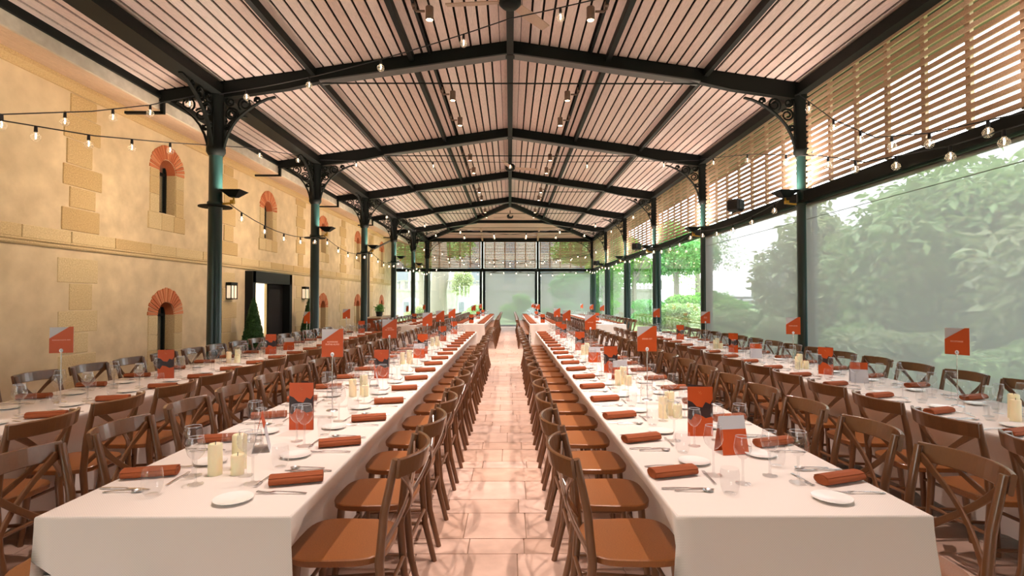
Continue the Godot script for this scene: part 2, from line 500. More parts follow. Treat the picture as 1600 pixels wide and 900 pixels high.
func arched_window(k, dc, spring, sill, sill_base, upper):
	var w = setting("window_%d" % k)
	var q = RandomNumberGenerator.new()
	q.seed = 100 + k
	# brick arch
	var nb = 19
	var ri = 0.245; var ro = 0.50
	for i in nb:
		var a0 = PI * i / nb + 0.022; var a1 = PI * (i + 1) / nb - 0.022
		var o = ro + q.randf_range(-0.012, 0.012)
		var m = MB.new()
		var poly = []
		for pr in [[ri, a0], [o, a0], [o, a1], [ri, a1]]:
			poly.append(Vector2(cos(pr[1]) * pr[0], sin(pr[1]) * pr[0]))
		m.prism(poly, -0.02, 0.014 + q.randf() * 0.008, Transform3D(Basis(Vector3(0, 0, -1), Vector3(0, 1, 0), Vector3(1, 0, 0)), P(WALL_X, spring, dc)))
		part("brick", m.mesh(), M["brick_%d" % (q.randi() % 3)], w)
	# jamb and sill stones
	for s in [-1, 1]:
		var h = sill if not upper else sill - 0.02
		while h < spring - 0.03:
			var hh = minf(q.randf_range(0.24, 0.34), spring - h)
			if spring - h - hh < 0.12: hh = spring - h
			var m = MB.new()
			m.cham(Vector3.ZERO, Vector3(0.034, hh - 0.008, 0.24), 0.005)
			part("jamb_stone", m.mesh(), M["stone_%d" % [1, 3, 1, 0][q.randi() % 4]], w, P(WALL_X, h + hh / 2, dc + s * 0.362))
			h += hh
	if upper:
		for i in 3:
			var m = MB.new()
			m.cham(Vector3.ZERO, Vector3(0.05, 0.30, 0.345), 0.008)
			part("sill_stone", m.mesh(), M["stone_%d" % [3, 1, 0][i]], w, P(WALL_X, 2.93, dc + (i - 1) * 0.352))
	# dark casement set back in the reveal
	var top = spring + 0.24
	var fr = MB.new()
	for s in [-1, 1]:
		fr.box(P(WALL_X - 0.19, (sill + top) / 2, dc + s * 0.215), Vector3(0.05, top - sill, 0.05))
	fr.box(P(WALL_X - 0.19, sill + 0.03, dc), Vector3(0.05, 0.06, 0.42))
	fr.box(P(WALL_X - 0.19, spring, dc), Vector3(0.05, 0.05, 0.42))
	fr.box(P(WALL_X - 0.19, (sill + top) / 2, dc), Vector3(0.04, top - sill, 0.03))
	part("casement", fr.mesh(), M.iron, w)
	var gl = MB.new()
	gl.box(P(WALL_X - 0.21, (sill + top) / 2, dc), Vector3(0.01, top - sill, 0.48))
	part("pane", gl.mesh(), M.pane, w)

# ---------------------------------------------------------------- roof: boarded ceiling bay by bay
const APEX := 21.5
func hip_d(x): return APEX + (END - APEX) * absf(x) / 4.5
func roof():
	var q = RandomNumberGenerator.new()
	q.seed = 31
	var slope = atan(0.145)
	for k in range(-2, 6):
		var ce = setting("ceiling" if k == -2 else "ceiling_%03d" % (k + 2))
		var d0 = maxf(D(k) + 0.06, BACK + 0.02)
		for side in [-1, 1]:
			var first = 0
			var last = 30 if side > 0 else 36
			for i in range(first, last):
				var xc = 0.0 + 0.15 * i + 0.075
				if i == 0: xc += 0.02
				var d1 = D(k + 1) - 0.06
				if xc < 4.5: d1 = minf(d1, hip_d(xc) - 0.05)
				else: d1 = minf(d1, 28.6)
				if d1 - d0 < 0.05: continue
				var w = 0.121
				if i == 8: w = 0.106
				var b = Basis(Vector3(0, 0, 1), -side * slope)
				unit_box("slat", M["slat_%d" % (q.randi() % 4)], ce, P(side * xc, roof_h(xc) + 0.012, (d0 + d1) / 2), Vector3(w, 0.022, d1 - d0), b)
		# the black deck over the boards
		var dk = MB.new()
		for side in [-1, 1]:
			var far = 5.5
			var e = D(k + 1) if k < 5 else 29.4
			var s0 = D(k) if k > -2 else BACK - 0.2
			dk.prism([Vector2(0, roof_h(0) + 0.06), Vector2(side * far, roof_h(far) + 0.06), Vector2(side * far, roof_h(far) + 0.14), Vector2(0, roof_h(0) + 0.14)], -e, -s0)
		part("deck", dk.mesh(), M.deck, ce)
	# eaves beyond the glazed side: boards under the overhang
	var ov = setting("trim_2")
	for i in 6:
		var xc = 4.68 + 0.15 * i
		unit_box("soffit_board", M.eave_board, ov, P(xc, roof_h(xc) + 0.012, (BACK + 29.2) / 2), Vector3(0.14, 0.022, 29.2 - BACK), Basis(Vector3(0, 0, 1), -slope))
	# hipped end: wide boards across, cut by the two hips
	var hip = setting("ceiling_008")
	var nb = 9
	for i in nb:
		var t0 = float(i) / nb; var t1 = float(i + 1) / nb - 0.004
		var m = MB.new()
		var pts = []
		for t in [t0, t1]:
			var d = lerpf(END, APEX, t); var h = lerpf(4.80, 5.46, t); var x = 4.5 * (1.0 - t)
			pts.append([P(-x, h, d), P(x, h, d)])
		var up = Vector3(0, 0.02, 0)
		m.quad(pts[0][0], pts[0][1], pts[1][1], pts[1][0], Vector3.DOWN)
		m.quad(pts[0][0] + up, pts[0][1] + up, pts[1][1] + up, pts[1][0] + up, Vector3.UP)
		m.quad(pts[0][0], pts[0][1], pts[0][1] + up, pts[0][0] + up, Vector3(0, 0, -1))
		m.quad(pts[1][0], pts[1][1], pts[1][1] + up, pts[1][0] + up, Vector3(0, 0, 1))
		part("hip_board", m.mesh(), M.hip_board, hip)
	for s in [-1, 1]:
		var m = MB.new()
		m.strap([P(s * 1.45, 5.03 + 0.02, 26.3), P(s * 1.5, 4.70, END - 0.05)], 0.09, 0.10, Vector3.RIGHT)
		part("hip_rafter", m.mesh(), M.lattice_2, hip)
	var pu = MB.new()
	pu.box(P(0, 4.93, 26.9), Vector3(6.2, 0.09, 0.08))
	part("purlin", pu.mesh(), M.iron, hip)
	# long members
	var ridge = MB.new()
	ridge.box(P(0, 5.36, (BACK + APEX) / 2), Vector3(0.05, 0.2, APEX - BACK))
	ridge.box(P(0, 5.255, (BACK + APEX) / 2), Vector3(0.10, 0.02, APEX - BACK))
	solo("ridge_beam", ridge.mesh(), M.iron, Vector3.ZERO, "dark steel ridge beam running down the middle of the ceiling", "beam")
	for x in [-3.0, -1.5, 1.5, 3.0]:
		var m = MB.new()
		var e = hip_d(x) - 0.05
		m.box(P(x, roof_h(x) - 0.05, (BACK + e) / 2), Vector3(0.07, 0.12, e - BACK))
		var nm = {-3.0: "outer dark purlin under the boards on the stone wall side", -1.5: "inner dark purlin under the boards on the stone wall side", 1.5: "inner dark purlin under the boards on the window side", 3.0: "outer dark purlin under the boards on the window side"}
		solo("roof_purlin", m.mesh(), M.iron, Vector3.ZERO, nm[x], "beam", "roof purlins")
	for s in [-1, 1]:
		var m = MB.new()
		m.box(P(s * 4.5, 4.72, (BACK + END) / 2), Vector3(0.24, 0.16, END - BACK + 0.2))
		m.box(P(s * 4.5, 4.63, (BACK + END) / 2), Vector3(0.30, 0.02, END - BACK + 0.2))
		solo("eaves_beam", m.mesh(), M.iron, Vector3.ZERO, "dark eaves beam along the tops of the columns, %s" % ("window side" if s > 0 else "stone wall side"), "beam", "eaves beams")
		var tr = MB.new()
		tr.box(P(s * 1.235, roof_h(1.235) - 0.012, (BACK + 23.0) / 2), Vector3(0.035, 0.03, 23.0 - BACK))
		solo("light_track", tr.mesh(), M.iron, Vector3.ZERO, "black lighting track under the ceiling boards, %s of the ridge" % ("window side" if s > 0 else "stone wall side"), "track", "lighting tracks")
	var gt = MB.new()
	gt.box(P(-5.42, 4.66, (BACK + END) / 2), Vector3(0.16, 0.14, END - BACK))
	gt.box(P(-5.34, 4.60, (BACK + END) / 2), Vector3(0.05, 0.05, END - BACK))
	solo("gutter_beam", gt.mesh(), M.iron, Vector3.ZERO, "dark gutter beam between the hall roof and the stone building's eaves", "beam")
	var eb = MB.new()
	eb.box(P(-0.95, 4.72, END), Vector3(10.9, 0.20, 0.2))
	solo("end_beam", eb.mesh(), M.iron, Vector3.ZERO, "dark beam across the far end above the slatted screens", "beam")

# ---------------------------------------------------------------- columns with scrolled brackets, trusses
func spiral(c, r0, r1, a0, turns, n = 26):
	var pts = []
	for i in n + 1:
		var t = float(i) / n
		var a = a0 + turns * TAU * t; var r = lerpf(r0, r1, t)
		pts.append(Vector3(c.x + cos(a) * r, c.y + sin(a) * r, 0))
	return pts
func bracket_meshes():
	# in the xy plane, x away from the column axis, y height
	var ctl = [Vector2(0.115, 3.80), Vector2(0.135, 3.90), Vector2(0.175, 4.03), Vector2(0.25, 4.18), Vector2(0.33, 4.28), Vector2(0.42, 4.365), Vector2(0.53, 4.45), Vector2(0.65, 4.525), Vector2(0.77, 4.58), Vector2(0.90, 4.615)]
	var arc = []
	for c in ctl: arc.append(Vector3(c.x, c.y, 0))
	var a = MB.new()
	a.strap(arc, 0.055, 0.024, Vector3(0, 0, 1))
	a.box(Vector3(0.115, 4.2, 0), Vector3(0.03, 0.84, 0.05))
	var out = [a.mesh()]
	for s in [[Vector2(0.435, 4.505), 0.108, 0.03, -2.2, -1.6], [Vector2(0.235, 4.345), 0.10, 0.03, 0.6, 1.7], [Vector2(0.215, 4.535), 0.07, 0.02, 2.2, 1.5], [Vector2(0.625, 4.568), 0.048, 0.014, 3.6, -1.5], [Vector2(0.165, 4.15), 0.048, 0.015, 0.8, -1.5]]:
		var m = MB.new()
		m.tube(spiral(s[0], s[1], s[2], s[3], s[4]), 0.0155, 5)
		out.append(m.mesh())
	return out

func columns_and_trusses():
	var br = bracket_meshes()
	var shaft = MB.new()
	shaft.lathe([Vector2(0, 0), Vector2(0.17, 0), Vector2(0.17, 0.10), Vector2(0.14, 0.14), Vector2(0.105, 0.20), Vector2(0.100, 1.6), Vector2(0.096, 2.93), Vector2(0.115, 2.95), Vector2(0.115, 2.99), Vector2(0.096, 3.01), Vector2(0.094, 3.72), Vector2(0.12, 3.76)], 24)
	var cap = MB.new()
	cap.lathe([Vector2(0.10, 3.70), Vector2(0.135, 3.76), Vector2(0.135, 3.82), Vector2(0.115, 3.86), Vector2(0.115, 4.50), Vector2(0.15, 4.58), Vector2(0.15, 4.645), Vector2(0, 4.645)], 16)
	var plate = MB.new()
	plate.lathe([Vector2(0.10, 2.915), Vector2(0.235, 2.915), Vector2(0.235, 2.930), Vector2(0.10, 2.930)], 28, Transform3D.IDENTITY, true)
	var sm = shaft.mesh(); var cm = cap.mesh(); var pm = plate.mesh()
	for side in [-1, 1]:
		for k in range(-1, 7):
			var nm = "%s dark green cast iron column on the %s side" % ["nearest" if k == 0 else "rear", "window" if side > 0 else "stone wall"]
			if k > 0: nm = "%s dark green cast iron column in view on the %s side" % [WORDS[k - 1], "window" if side > 0 else "stone wall"]
			var c = thing("iron_column", P(side * 4.5, 0, D(k)), nm, "column", "cast iron columns")
			part("shaft", sm, M.iron_green, c)
			part("capital", cm, M.iron, c)
			if side < 0: part("collar_plate", pm, M.iron, c)
			var dirs = [Basis.IDENTITY, Basis(Vector3.UP, PI), Basis(Vector3.UP, PI / 2), Basis(Vector3.UP, -PI / 2)] if side < 0 else [Basis(Vector3.UP, PI)]
			if k == 6: dirs = [Basis.IDENTITY if side < 0 else Basis(Vector3.UP, PI)]
			for b in dirs:
				var o = part("bracket", br[0], M.iron, c, Transform3D(b, Vector3.ZERO))
				for i in range(1, br.size()):
					part("scroll", br[i], M.iron, o)
	for k in range(0, 6):
		var d = D(k)
		var t = thing("roof_truss", P(0, 0, d), "%s dark steel roof truss counted from the camera" % WORDS[k], "truss", "roof trusses")
		var inner = 0.0 if k < 5 else 1.55
		for s in [-1, 1]:
			var xi = s * inner; var xo = s * 4.42
			var m = MB.new()
			var h0 = roof_h(inner) - 0.005; var h1 = roof_h(4.42) - 0.005
			m.prism([Vector2(xi, h0), Vector2(xo, h1), Vector2(xo, h1 - 0.20), Vector2(xi, h0 - 0.20)], -0.045, 0.045)
			part("rafter", m.mesh(), M.iron, t)
			var fm = MB.new()
			var f0 = maxf(inner, 0.05)
			fm.prism([Vector2(s * f0, roof_h(f0) - 0.20), Vector2(s * 2.9, roof_h(2.9) - 0.20), Vector2(s * 2.9, roof_h(2.9) - 0.22), Vector2(s * f0, roof_h(f0) - 0.22)], -0.09, 0.09)
			part("flange", fm.mesh(), M.steel_grey, t)
			var hm = MB.new()
			hm.prism([Vector2(s * 2.8, roof_h(2.8) - 0.20), Vector2(s * 4.4, roof_h(4.4) - 0.20), Vector2(s * 4.4, roof_h(4.4) - 0.25), Vector2(s * 3.4, roof_h(3.4) - 0.25)], -0.05, 0.05)
			part("haunch", hm.mesh(), M.iron, t)
		if inner > 0:
			var cm2 = MB.new()
			cm2.box(Vector3(0, roof_h(1.55) - 0.03, 0), Vector3(3.3, 0.34, 0.1))
			part("collar_beam", cm2.mesh(), M.iron, t)
		else:
			var kp = MB.new()
			kp.box(Vector3(0, roof_h(0) - 0.11, 0), Vector3(0.28, 0.24, 0.12))
			part("ridge_plate", kp.mesh(), M.iron, t)
		var rod = MB.new()
		rod.tube([Vector3(-2.9, 4.83, 0), Vector3(0, 4.83, 0), Vector3(2.9, 4.83, 0)], 0.011, 6)
		part("tie_rod", rod.mesh(), M.iron, t)
		# arm out to the stone building
		var am = MB.new()
		am.prism([Vector2(-4.6, roof_h(4.6) - 0.01), Vector2(-5.40, roof_h(5.4) - 0.01), Vector2(-5.40, roof_h(5.4) - 0.16), Vector2(-4.6, roof_h(4.6) - 0.2)], -0.045, 0.045)
		am.box(Vector3(-5.32, 4.49, 0), Vector3(0.05, 0.28, 0.05))
		am.box(Vector3(-5.60, 4.37, 0), Vector3(0.58, 0.04, 0.05))
		part("eaves_arm", am.mesh(), M.iron, t)
	for s in [-1, 1]:
		var m = MB.new()
		m.strap([P(0, 5.36, APEX), P(s * 2.25, 5.03, (APEX + END) / 2), P(s * 4.45, 4.72, END - 0.1)], 0.1, 0.18, Vector3.RIGHT)
		solo("hip_beam", m.mesh(), M.iron, Vector3.ZERO, "dark hip rafter slanting down to the far corner on the %s side" % ("window" if s > 0 else "stone wall"), "beam", "hip rafters")

# ---------------------------------------------------------------- glazed side and far end: transoms, panes, shades, slatted screens
func screen(at, turn, length, label, seed_, tall = 0.052):
	# slats along local x, seen from local +z
	var s = thing("slatted_screen", at, label, "screen", "slatted wooden screens", turn)
	var q = RandomNumberGenerator.new()
	q.seed = seed_
	var h = 3.20
	while h < 4.66:
		unit_box("slat", M["lattice_%d" % (q.randi() % 3)], s, Vector3(0, h + 0.027, 0), Vector3(length, tall, 0.022))
		h += 0.0865
	var n = int(round(length / 0.58))
	for i in n + 1:
		var x = clampf(-length / 2 + length * i / n, -length / 2 + 0.03, length / 2 - 0.03)
		unit_box("batten", M["lattice_%d" % (q.randi() % 3)], s, Vector3(x, 3.92, -0.032), Vector3(0.06, 1.46, 0.04))

func shade(at, turn, w, label):
	var s = thing("roller_shade", at, label, "shade", "grey roller shades", turn)
	var m = MB.new()
	var pts = []
	for i in 13:
		var row = []
		for j in 25:
			var x = w * (j / 24.0 - 0.5); var y = 0.06 + 2.88 * i / 12.0
			row.append(Vector3(x, y, 0.004 * sin(x * 3.1 + y * 0.6) + 0.003 * sin(x * 7.0 - y)))
		pts.append(row)
	m.sheet(pts, func(p): return p - Vector3(0, 0, 1))
	part("fabric", m.mesh(), M.shade_fabric, s)
	unit_box("seam", M.shade_hem, s, Vector3(0, 2.72, 0.008), Vector3(w, 0.008, 0.004))
	var t = MB.new()
	t.tube([Vector3(-w / 2, 2.94, -0.03), Vector3(w / 2, 2.94, -0.03)], 0.028, 10)
	part("roller", t.mesh(), M.steel_grey, s)
	unit_box("bottom_bar", M.steel_grey, s, Vector3(0, 0.05, 0), Vector3(w, 0.03, 0.015))

func glass_bay(k, at, turn, w):
	var g = setting("window_%d" % k)
	g.position = at; g.rotation.y = turn
	unit_box("pane", M.pane, g, Vector3(0, 1.53, 0), Vector3(w - 0.1, 2.86, 0.012))
	var f = MB.new()
	for s in [-1, 1]:
		f.cham(Vector3(s * (w / 2 - 0.03), 1.53, 0), Vector3(0.06, 2.92, 0.06), 0.006)
	f.cham(Vector3(0, 0.07, 0), Vector3(w, 0.10, 0.06), 0.006)
	part("frame", f.mesh(), M.iron_green, g)

func glazing():
	var tb = MB.new()
	tb.box(P(4.52, 3.07, (BACK + END) / 2), Vector3(0.13, 0.18, END - BACK))
	tb.box(P(4.44, 3.00, (BACK + END) / 2), Vector3(0.05, 0.04, END - BACK))
	solo("transom_beam", tb.mesh(), M.iron, Vector3.ZERO, "long dark transom beam between the slatted screens and the garden windows", "beam")
	var te = MB.new()
	te.box(P(-0.95, 3.08, END), Vector3(10.9, 0.18, 0.13))
	solo("end_transom", te.mesh(), M.iron, Vector3.ZERO, "dark transom beam across the windows of the far end", "beam")
	var ord = ["", "", "nearest", "second", "third", "fourth", "fifth", "farthest"]
	for k in range(-2, 6):
		var d = (maxf(D(k), BACK) + D(k + 1)) / 2
		var w = D(k + 1) - maxf(D(k), BACK) - 0.16
		glass_bay(30 + k, P(4.60, 0, d), -PI / 2, w)
		if k >= 0: screen(P(4.50, 0, d), -PI / 2, w, "slatted wooden screen over the %s window bay of the garden side" % ord[k + 2], 60 + k)
		else: unit_box("board", M.lattice_0, get_node("window_%d" % (30 + k)), Vector3(0, 3.9, -0.1), Vector3(w + 0.2, 1.5, 0.03))
		if k < 2 and k > -2:
			shade(P(4.48, 0, d), -PI / 2, w - 0.06, ["grey roller shade drawn down beside the camera", "grey roller shade before the nearest garden window", "grey roller shade beyond the first window side column"][k + 1])
		if k == -2:
			unit_box("blind", M.plain_wall, get_node("window_28"), Vector3(0, 1.5, 0.06), Vector3(w, 3.0, 0.03))
	var xs = [-6.35, -4.5, -1.5, 1.5, 4.5]
	var en = ["narrow end bay beside the stone wall", "end bay left of the trunk side post", "middle bay of the far end", "end bay at the garden corner"]
	en[1] = "end bay with the big tree trunk behind it"
	for i in 4:
		var w = xs[i + 1] - xs[i] - 0.2
		var x = (xs[i] + xs[i + 1]) / 2
		glass_bay(40 + i, P(x, 0, END + 0.05), 0.0, w)
		screen(P(x, 0, END), 0.0, w, "slatted wooden screen over the " + en[i], 80 + i, 0.064)
		if i >= 2: shade(P(x, 0, END - 0.10), 0.0, w - 0.14, "pale roller shade drawn in the " + en[i])
	for x in [-1.5, 1.5]:
		var p = thing("end_post", P(x, 0, END), "dark paired steel post at the far end, %s" % ("nearer the stone wall" if x < 0 else "nearer the garden"), "post", "end posts")
		for s in [-1, 1]:
			var m = MB.new(); m.cham(Vector3(s * 0.075, 1.5, 0), Vector3(0.10, 3.0, 0.12), 0.008)
			part("stile", m.mesh(), M.iron, p)
		var m2 = MB.new(); m2.cham(Vector3(0, 3.9, 0), Vector3(0.12, 1.5, 0.12), 0.008)
		part("upper_post", m2.mesh(), M.iron, p)
	var cp = MB.new(); cp.cham(P(-6.24, 2.35, END), Vector3(0.12, 4.7, 0.12), 0.01)
	solo("corner_post", cp.mesh(), M.iron, Vector3.ZERO, "dark steel post where the far end meets the stone wall", "post")

# ---------------------------------------------------------------- garden
func leaf_mesh():
	if M.has("leaf_mesh"): return M.leaf_mesh
	var m = MB.new()
	for i in 3:
		var b = Basis(Vector3.UP, i * 2.1) * Basis(Vector3.RIGHT, 0.5)
		var c = b * Vector3(0, 0.1, 0.32)
		var q = [Vector3(0, 0, 0), Vector3(0.22, 0.14, 0.4), Vector3(0, 0.06, 0.9), Vector3(-0.22, 0.14, 0.4)]
		m.flat(b * q[0], b * q[1], b * q[2], Vector3.UP); m.flat(b * q[0], b * q[2], b * q[3], Vector3.UP)
	M.leaf_mesh = m.mesh()
	return M.leaf_mesh
# leaves in an ellipsoid shell; tint is the leaf's own tone
func foliage(called, parent, c, r, count, size, material, seed_, droop = 0.0, blobs = 0):
	var q = RandomNumberGenerator.new()
	q.seed = seed_
	var mm = MultiMesh.new()
	mm.transform_format = MultiMesh.TRANSFORM_3D; mm.use_colors = true; mm.mesh = leaf_mesh(); mm.instance_count = count
	var cs = []
	for i in blobs:
		var v = Vector3(q.randf_range(-1, 1), q.randf_range(-1, 1), q.randf_range(-1, 1)).normalized() * q.randf_range(0.2, 0.8)
		cs.append([v * r + c, r * q.randf_range(0.28, 0.5)])
	if blobs == 0: cs.append([c, r])
	for i in count:
		var b = cs[q.randi() % cs.size()]
		var v = Vector3(q.randfn(), q.randfn(), q.randfn()).normalized() * pow(q.randf(), 0.35)
		var p = b[0] + v * b[1]
		if droop > 0.0: p.y -= droop * q.randf()
		var bs = Basis.from_euler(Vector3(q.randf_range(-0.8, 0.8), q.randf() * TAU, q.randf_range(-0.8, 0.8))).scaled(Vector3.ONE * size * q.randf_range(0.6, 1.3))
		mm.set_instance_transform(i, Transform3D(bs, p))
		var t = q.randf_range(0.65, 1.0)
		mm.set_instance_color(i, Color(t, t * q.randf_range(0.95, 1.02), t * q.randf_range(0.85, 1.0)))
	var o = MultiMeshInstance3D.new()
	o.name = called; o.multimesh = mm; o.material_override = material
	parent.add_child(o, true)
	return tag(o, "", "", "", "stuff")
func tree(at, trunk_h, trunk_r, crown_c, crown_r, count, size, material, label, seed_, blobs = 14, droop = 0.0):
	var t = thing("garden_tree", at, label, "tree", "garden trees")
	var q = RandomNumberGenerator.new()
	q.seed = seed_
	var m = MB.new()
	m.tube([Vector3.ZERO, Vector3(q.randf_range(-0.1, 0.1), trunk_h * 0.4, q.randf_range(-0.1, 0.1)), Vector3(q.randf_range(-0.2, 0.2), trunk_h, q.randf_range(-0.2, 0.2))], [trunk_r * 1.25, trunk_r, trunk_r * 0.6], 12)
	part("trunk", m.mesh(), M.bark, t)
	for i in 6:
		var a = q.randf() * TAU
		var h0 = trunk_h * q.randf_range(0.55, 0.95)
		var e = crown_c + crown_r * Vector3(cos(a) * 0.7, q.randf_range(-0.3, 0.6), sin(a) * 0.7)
		var bm = MB.new()
		bm.tube([Vector3(0, h0, 0), Vector3(0, h0, 0).lerp(e, 0.5) + Vector3(0, 0.2, 0), e], [trunk_r * 0.4, trunk_r * 0.28, trunk_r * 0.1], 6)
		part("branch", bm.mesh(), M.bark, t)
	foliage("crown", t, crown_c, crown_r, count, size, material, seed_ + 1, droop, blobs)
func shrub(at, r, count, size, material, label, seed_):
	var t = thing("garden_shrub", at, label, "shrub", "garden shrubs")
	var m = MB.new()
	for i in 5:
		var a = i * 1.26
		m.tube([Vector3.ZERO, Vector3(cos(a) * r.x * 0.4, r.y, sin(a) * r.z * 0.4)], [0.03, 0.012], 5)
	part("stems", m.mesh(), M.bark, t)
	foliage("foliage", t, Vector3(0, r.y * 0.95, 0), r, count, size, material, seed_, 0.0, 9)

func garden():
	var g = setting("ground")
	unit_box("lawn", M.lawn, g, P(0, -0.2, 60), Vector3(240, 0.1, 260))
	# along the garden side, as seen through the clear bays
	shrub(P(8.2, -0.15, 47.0), Vector3(2.2, 0.9, 3.0), 5000, 0.22, M.leaf_0, "round bright green shrub at the far garden corner", 301)
	shrub(P(9.2, -0.15, 34.0), Vector3(1.9, 0.9, 3.0), 5000, 0.20, M.leaf_2, "mid green shrub outside the fourth clear bay", 302)
	shrub(P(8.4, -0.15, 26.0), Vector3(1.6, 0.85, 2.4), 5000, 0.16, M.leaf_1, "pale green shrub outside the third clear bay", 303)
	shrub(P(8.6, -0.15, 21.4), Vector3(1.7, 0.75, 2.2), 5200, 0.14, M.leaf_1, "broad pale shrub outside the nearest clear bay", 304)
	shrub(P(12.5, -0.15, 33.0), Vector3(3.0, 1.1, 3.0), 5200, 0.24, M.leaf_0, "wide green shrub farther back on the lawn", 305)
	tree(P(7.6, -0.15, 43.0), 4.2, 0.12, Vector3(0, 3.6, 0), Vector3(1.8, 2.0, 2.2), 7000, 0.2, M.leaf_0, "slim leafy tree beyond the farthest clear bay", 311)
	tree(P(9.6, -0.15, 41.0), 4.8, 0.18, Vector3(0.3, 4.4, 0), Vector3(2.2, 2.2, 2.6), 8000, 0.24, M.leaf_0, "bright green tree beyond the fourth clear bay", 312)
	tree(P(11.2, -0.15, 36.0), 5.4, 0.2, Vector3(0.3, 5.0, 0.6), Vector3(2.3, 2.0, 2.5), 7500, 0.24, M.leaf_2, "green tree with a spreading crown behind the shrubs", 313)
	tree(P(15.5, -0.15, 44.0), 7.0, 0.22, Vector3(0, 6.0, 0), Vector3(3.6, 3.8, 3.4), 2600, 0.24, M.leaf_1, "thin leaved tall tree against the white sky", 314, 22)
	# behind the drawn shades
	tree(P(11.4, -0.15, 13.5), 4.2, 0.35, Vector3(0.4, 2.9, 0), Vector3(3.4, 2.5, 3.6), 14000, 0.36, M.leaf_1, "big drooping tree behind the nearest drawn shade", 321, 30, 0.8)
	tree(P(10.6, -0.15, 18.6), 4.2, 0.3, Vector3(0, 3.0, 0.4), Vector3(1.8, 2.4, 1.7), 9000, 0.34, M.leaf_4, "tree with a low crown behind the second drawn shade", 322, 16, 1.0)
	tree(P(11.5, -0.15, 8.6), 4.0, 0.3, Vector3(0, 2.9, 0), Vector3(3.0, 2.6, 3.2), 12000, 0.36, M.leaf_4, "silvery tree behind the near shade", 323, 20, 1.0)
	tree(P(19.0, -0.15, 16.0), 5.0, 0.4, Vector3(0, 3.6, 0), Vector3(4.0, 3.2, 5.0), 12000, 0.5, M.leaf_1, "broad pale tree standing behind the silvery ones", 324, 40)
	tree(P(19.5, -0.15, 24.0), 5.0, 0.4, Vector3(0, 3.4, 0), Vector3(3.0, 3.0, 3.4), 9000, 0.5, M.leaf_1, "farther tree half hidden beside the park gate", 325, 30)
	for i in 6:
		shrub(P(7.6 + 0.5 * (i % 2), -0.15, 6.4 + i * 1.9), Vector3(1.2, 0.6, 1.3), 3000, 0.13, [M.leaf_4, M.leaf_1][i % 2], "%s pale low shrub along the foot of the drawn shades" % WORDS[i], 330 + i)
	for i in 2:
		tree(P([-7.5, 7.2][i], -0.15, [45.0, 47.5][i]), 6.0, 0.22, Vector3(0, 6.6, 0), Vector3(4.2, 2.6, 2.0), 9000, 0.42, M.leaf_2, ["tall tree crown behind the end screens, stone wall side", "tall tree crown behind the end screens, garden side"][i], 380 + i * 3, 26)
	# white park gate seen through the second shade
	var gt = thing("park_gate", P(17.6, -0.15, 38.5), "pale timber park gate seen faintly through the second shade", "gate")
	var gm = MB.new()
	for x in [-2.2, -0.8, 0.8, 2.2]: gm.box(Vector3(x, 0.9, 0), Vector3(0.14, 1.8, 0.14))
	gm.box(Vector3(0, 1.75, 0), Vector3(4.8, 0.16, 0.12))
	part("posts", gm.mesh(), M.slate, gt)
	for i in 4:
		unit_box("rail", M.slate, gt, Vector3(0, 0.35 + i * 0.33, 0), Vector3(4.4, 0.06, 0.05))
	# terrace wall, balustrade and house beyond the far end
	var tw = thing("terrace_wall", P(-6.0, -0.15, 50.0), "long pale stone terrace wall with arches behind the far end", "wall")
	var wm = MB.new()
	wm.box(Vector3(0, 1.2, 0.4), Vector3(40, 2.4, 0.8))
	part("masonry", wm.mesh(), M.pale_stone, tw)
	var cm = MB.new()
	cm.box(Vector3(0, 2.46, 0.35), Vector3(40, 0.14, 1.0))
	part("coping", cm.mesh(), M.pale_stone, tw)
	for x in [-7.4, -3.1, 2.0, 7.5, 13.0]:
		var am = MB.new()
		var poly = [Vector2(-0.85, 0), Vector2(0.85, 0), Vector2(0.85, 1.25)]
		for i in 9: poly.append(Vector2(cos(PI * i / 8) * 0.85, 1.25 + sin(PI * i / 8) * 0.45))
		poly.append(Vector2(-0.85, 1.25))
		am.prism(poly, 0.78, 0.84)
		var a = part("arch", am.mesh(), M.niche_blue, tw, Vector3(x, 0.1, 0))
		unit_box("door_leaf", M.slate, a, Vector3(-0.5, 0.65, 0.86), Vector3(0.5, 1.3, 0.06))
	var bl = thing("balustrade", P(-6.0, 2.38, 50.0), "pale stone balustrade along the top of the terrace wall", "balustrade")
	var b1 = MB.new()
	b1.box(Vector3(0, 0.80, 0.3), Vector3(40, 0.12, 0.3)); b1.box(Vector3(0, 0.05, 0.3), Vector3(40, 0.1, 0.3))
	for i in 11: b1.box(Vector3(-20 + i * 4.0, 0.45, 0.3), Vector3(0.4, 0.9, 0.36))
	part("rails", b1.mesh(), M.pale_stone, bl)
	var bs = MB.new()
	bs.lathe([Vector2(0.05, 0.1), Vector2(0.09, 0.25), Vector2(0.04, 0.5), Vector2(0.06, 0.74)], 6)
	var bmesh = bs.mesh()
	for i in 110:
		if i % 11 == 0: continue
		part("baluster", bmesh, M.pale_stone, bl, Vector3(-20 + i * 0.3636, 0, 0.3))
	var hs = thing("garden_house", P(-4.0, -0.15, 62.0), "white house rising behind the terrace balustrade", "house")
	var hm = MB.new(); hm.box(Vector3(0, 4.5, 0), Vector3(30, 9, 6)); part("walls", hm.mesh(), M.house_wall, hs)
	for i in 7:
		var wd = unit_box("window", M.slate, hs, Vector3(-12 + i * 4.0, 4.6, 3.02), Vector3(1.3, 2.4, 0.08))
		unit_box("window", M.slate, hs, Vector3(-12 + i * 4.0, 7.6, 3.02), Vector3(1.3, 1.6, 0.08))
	var tk = thing("plane_tree", P(-4.85, -0.15, 36.0), "thick grey tree trunk close outside the far end", "tree")
	var tm = MB.new()
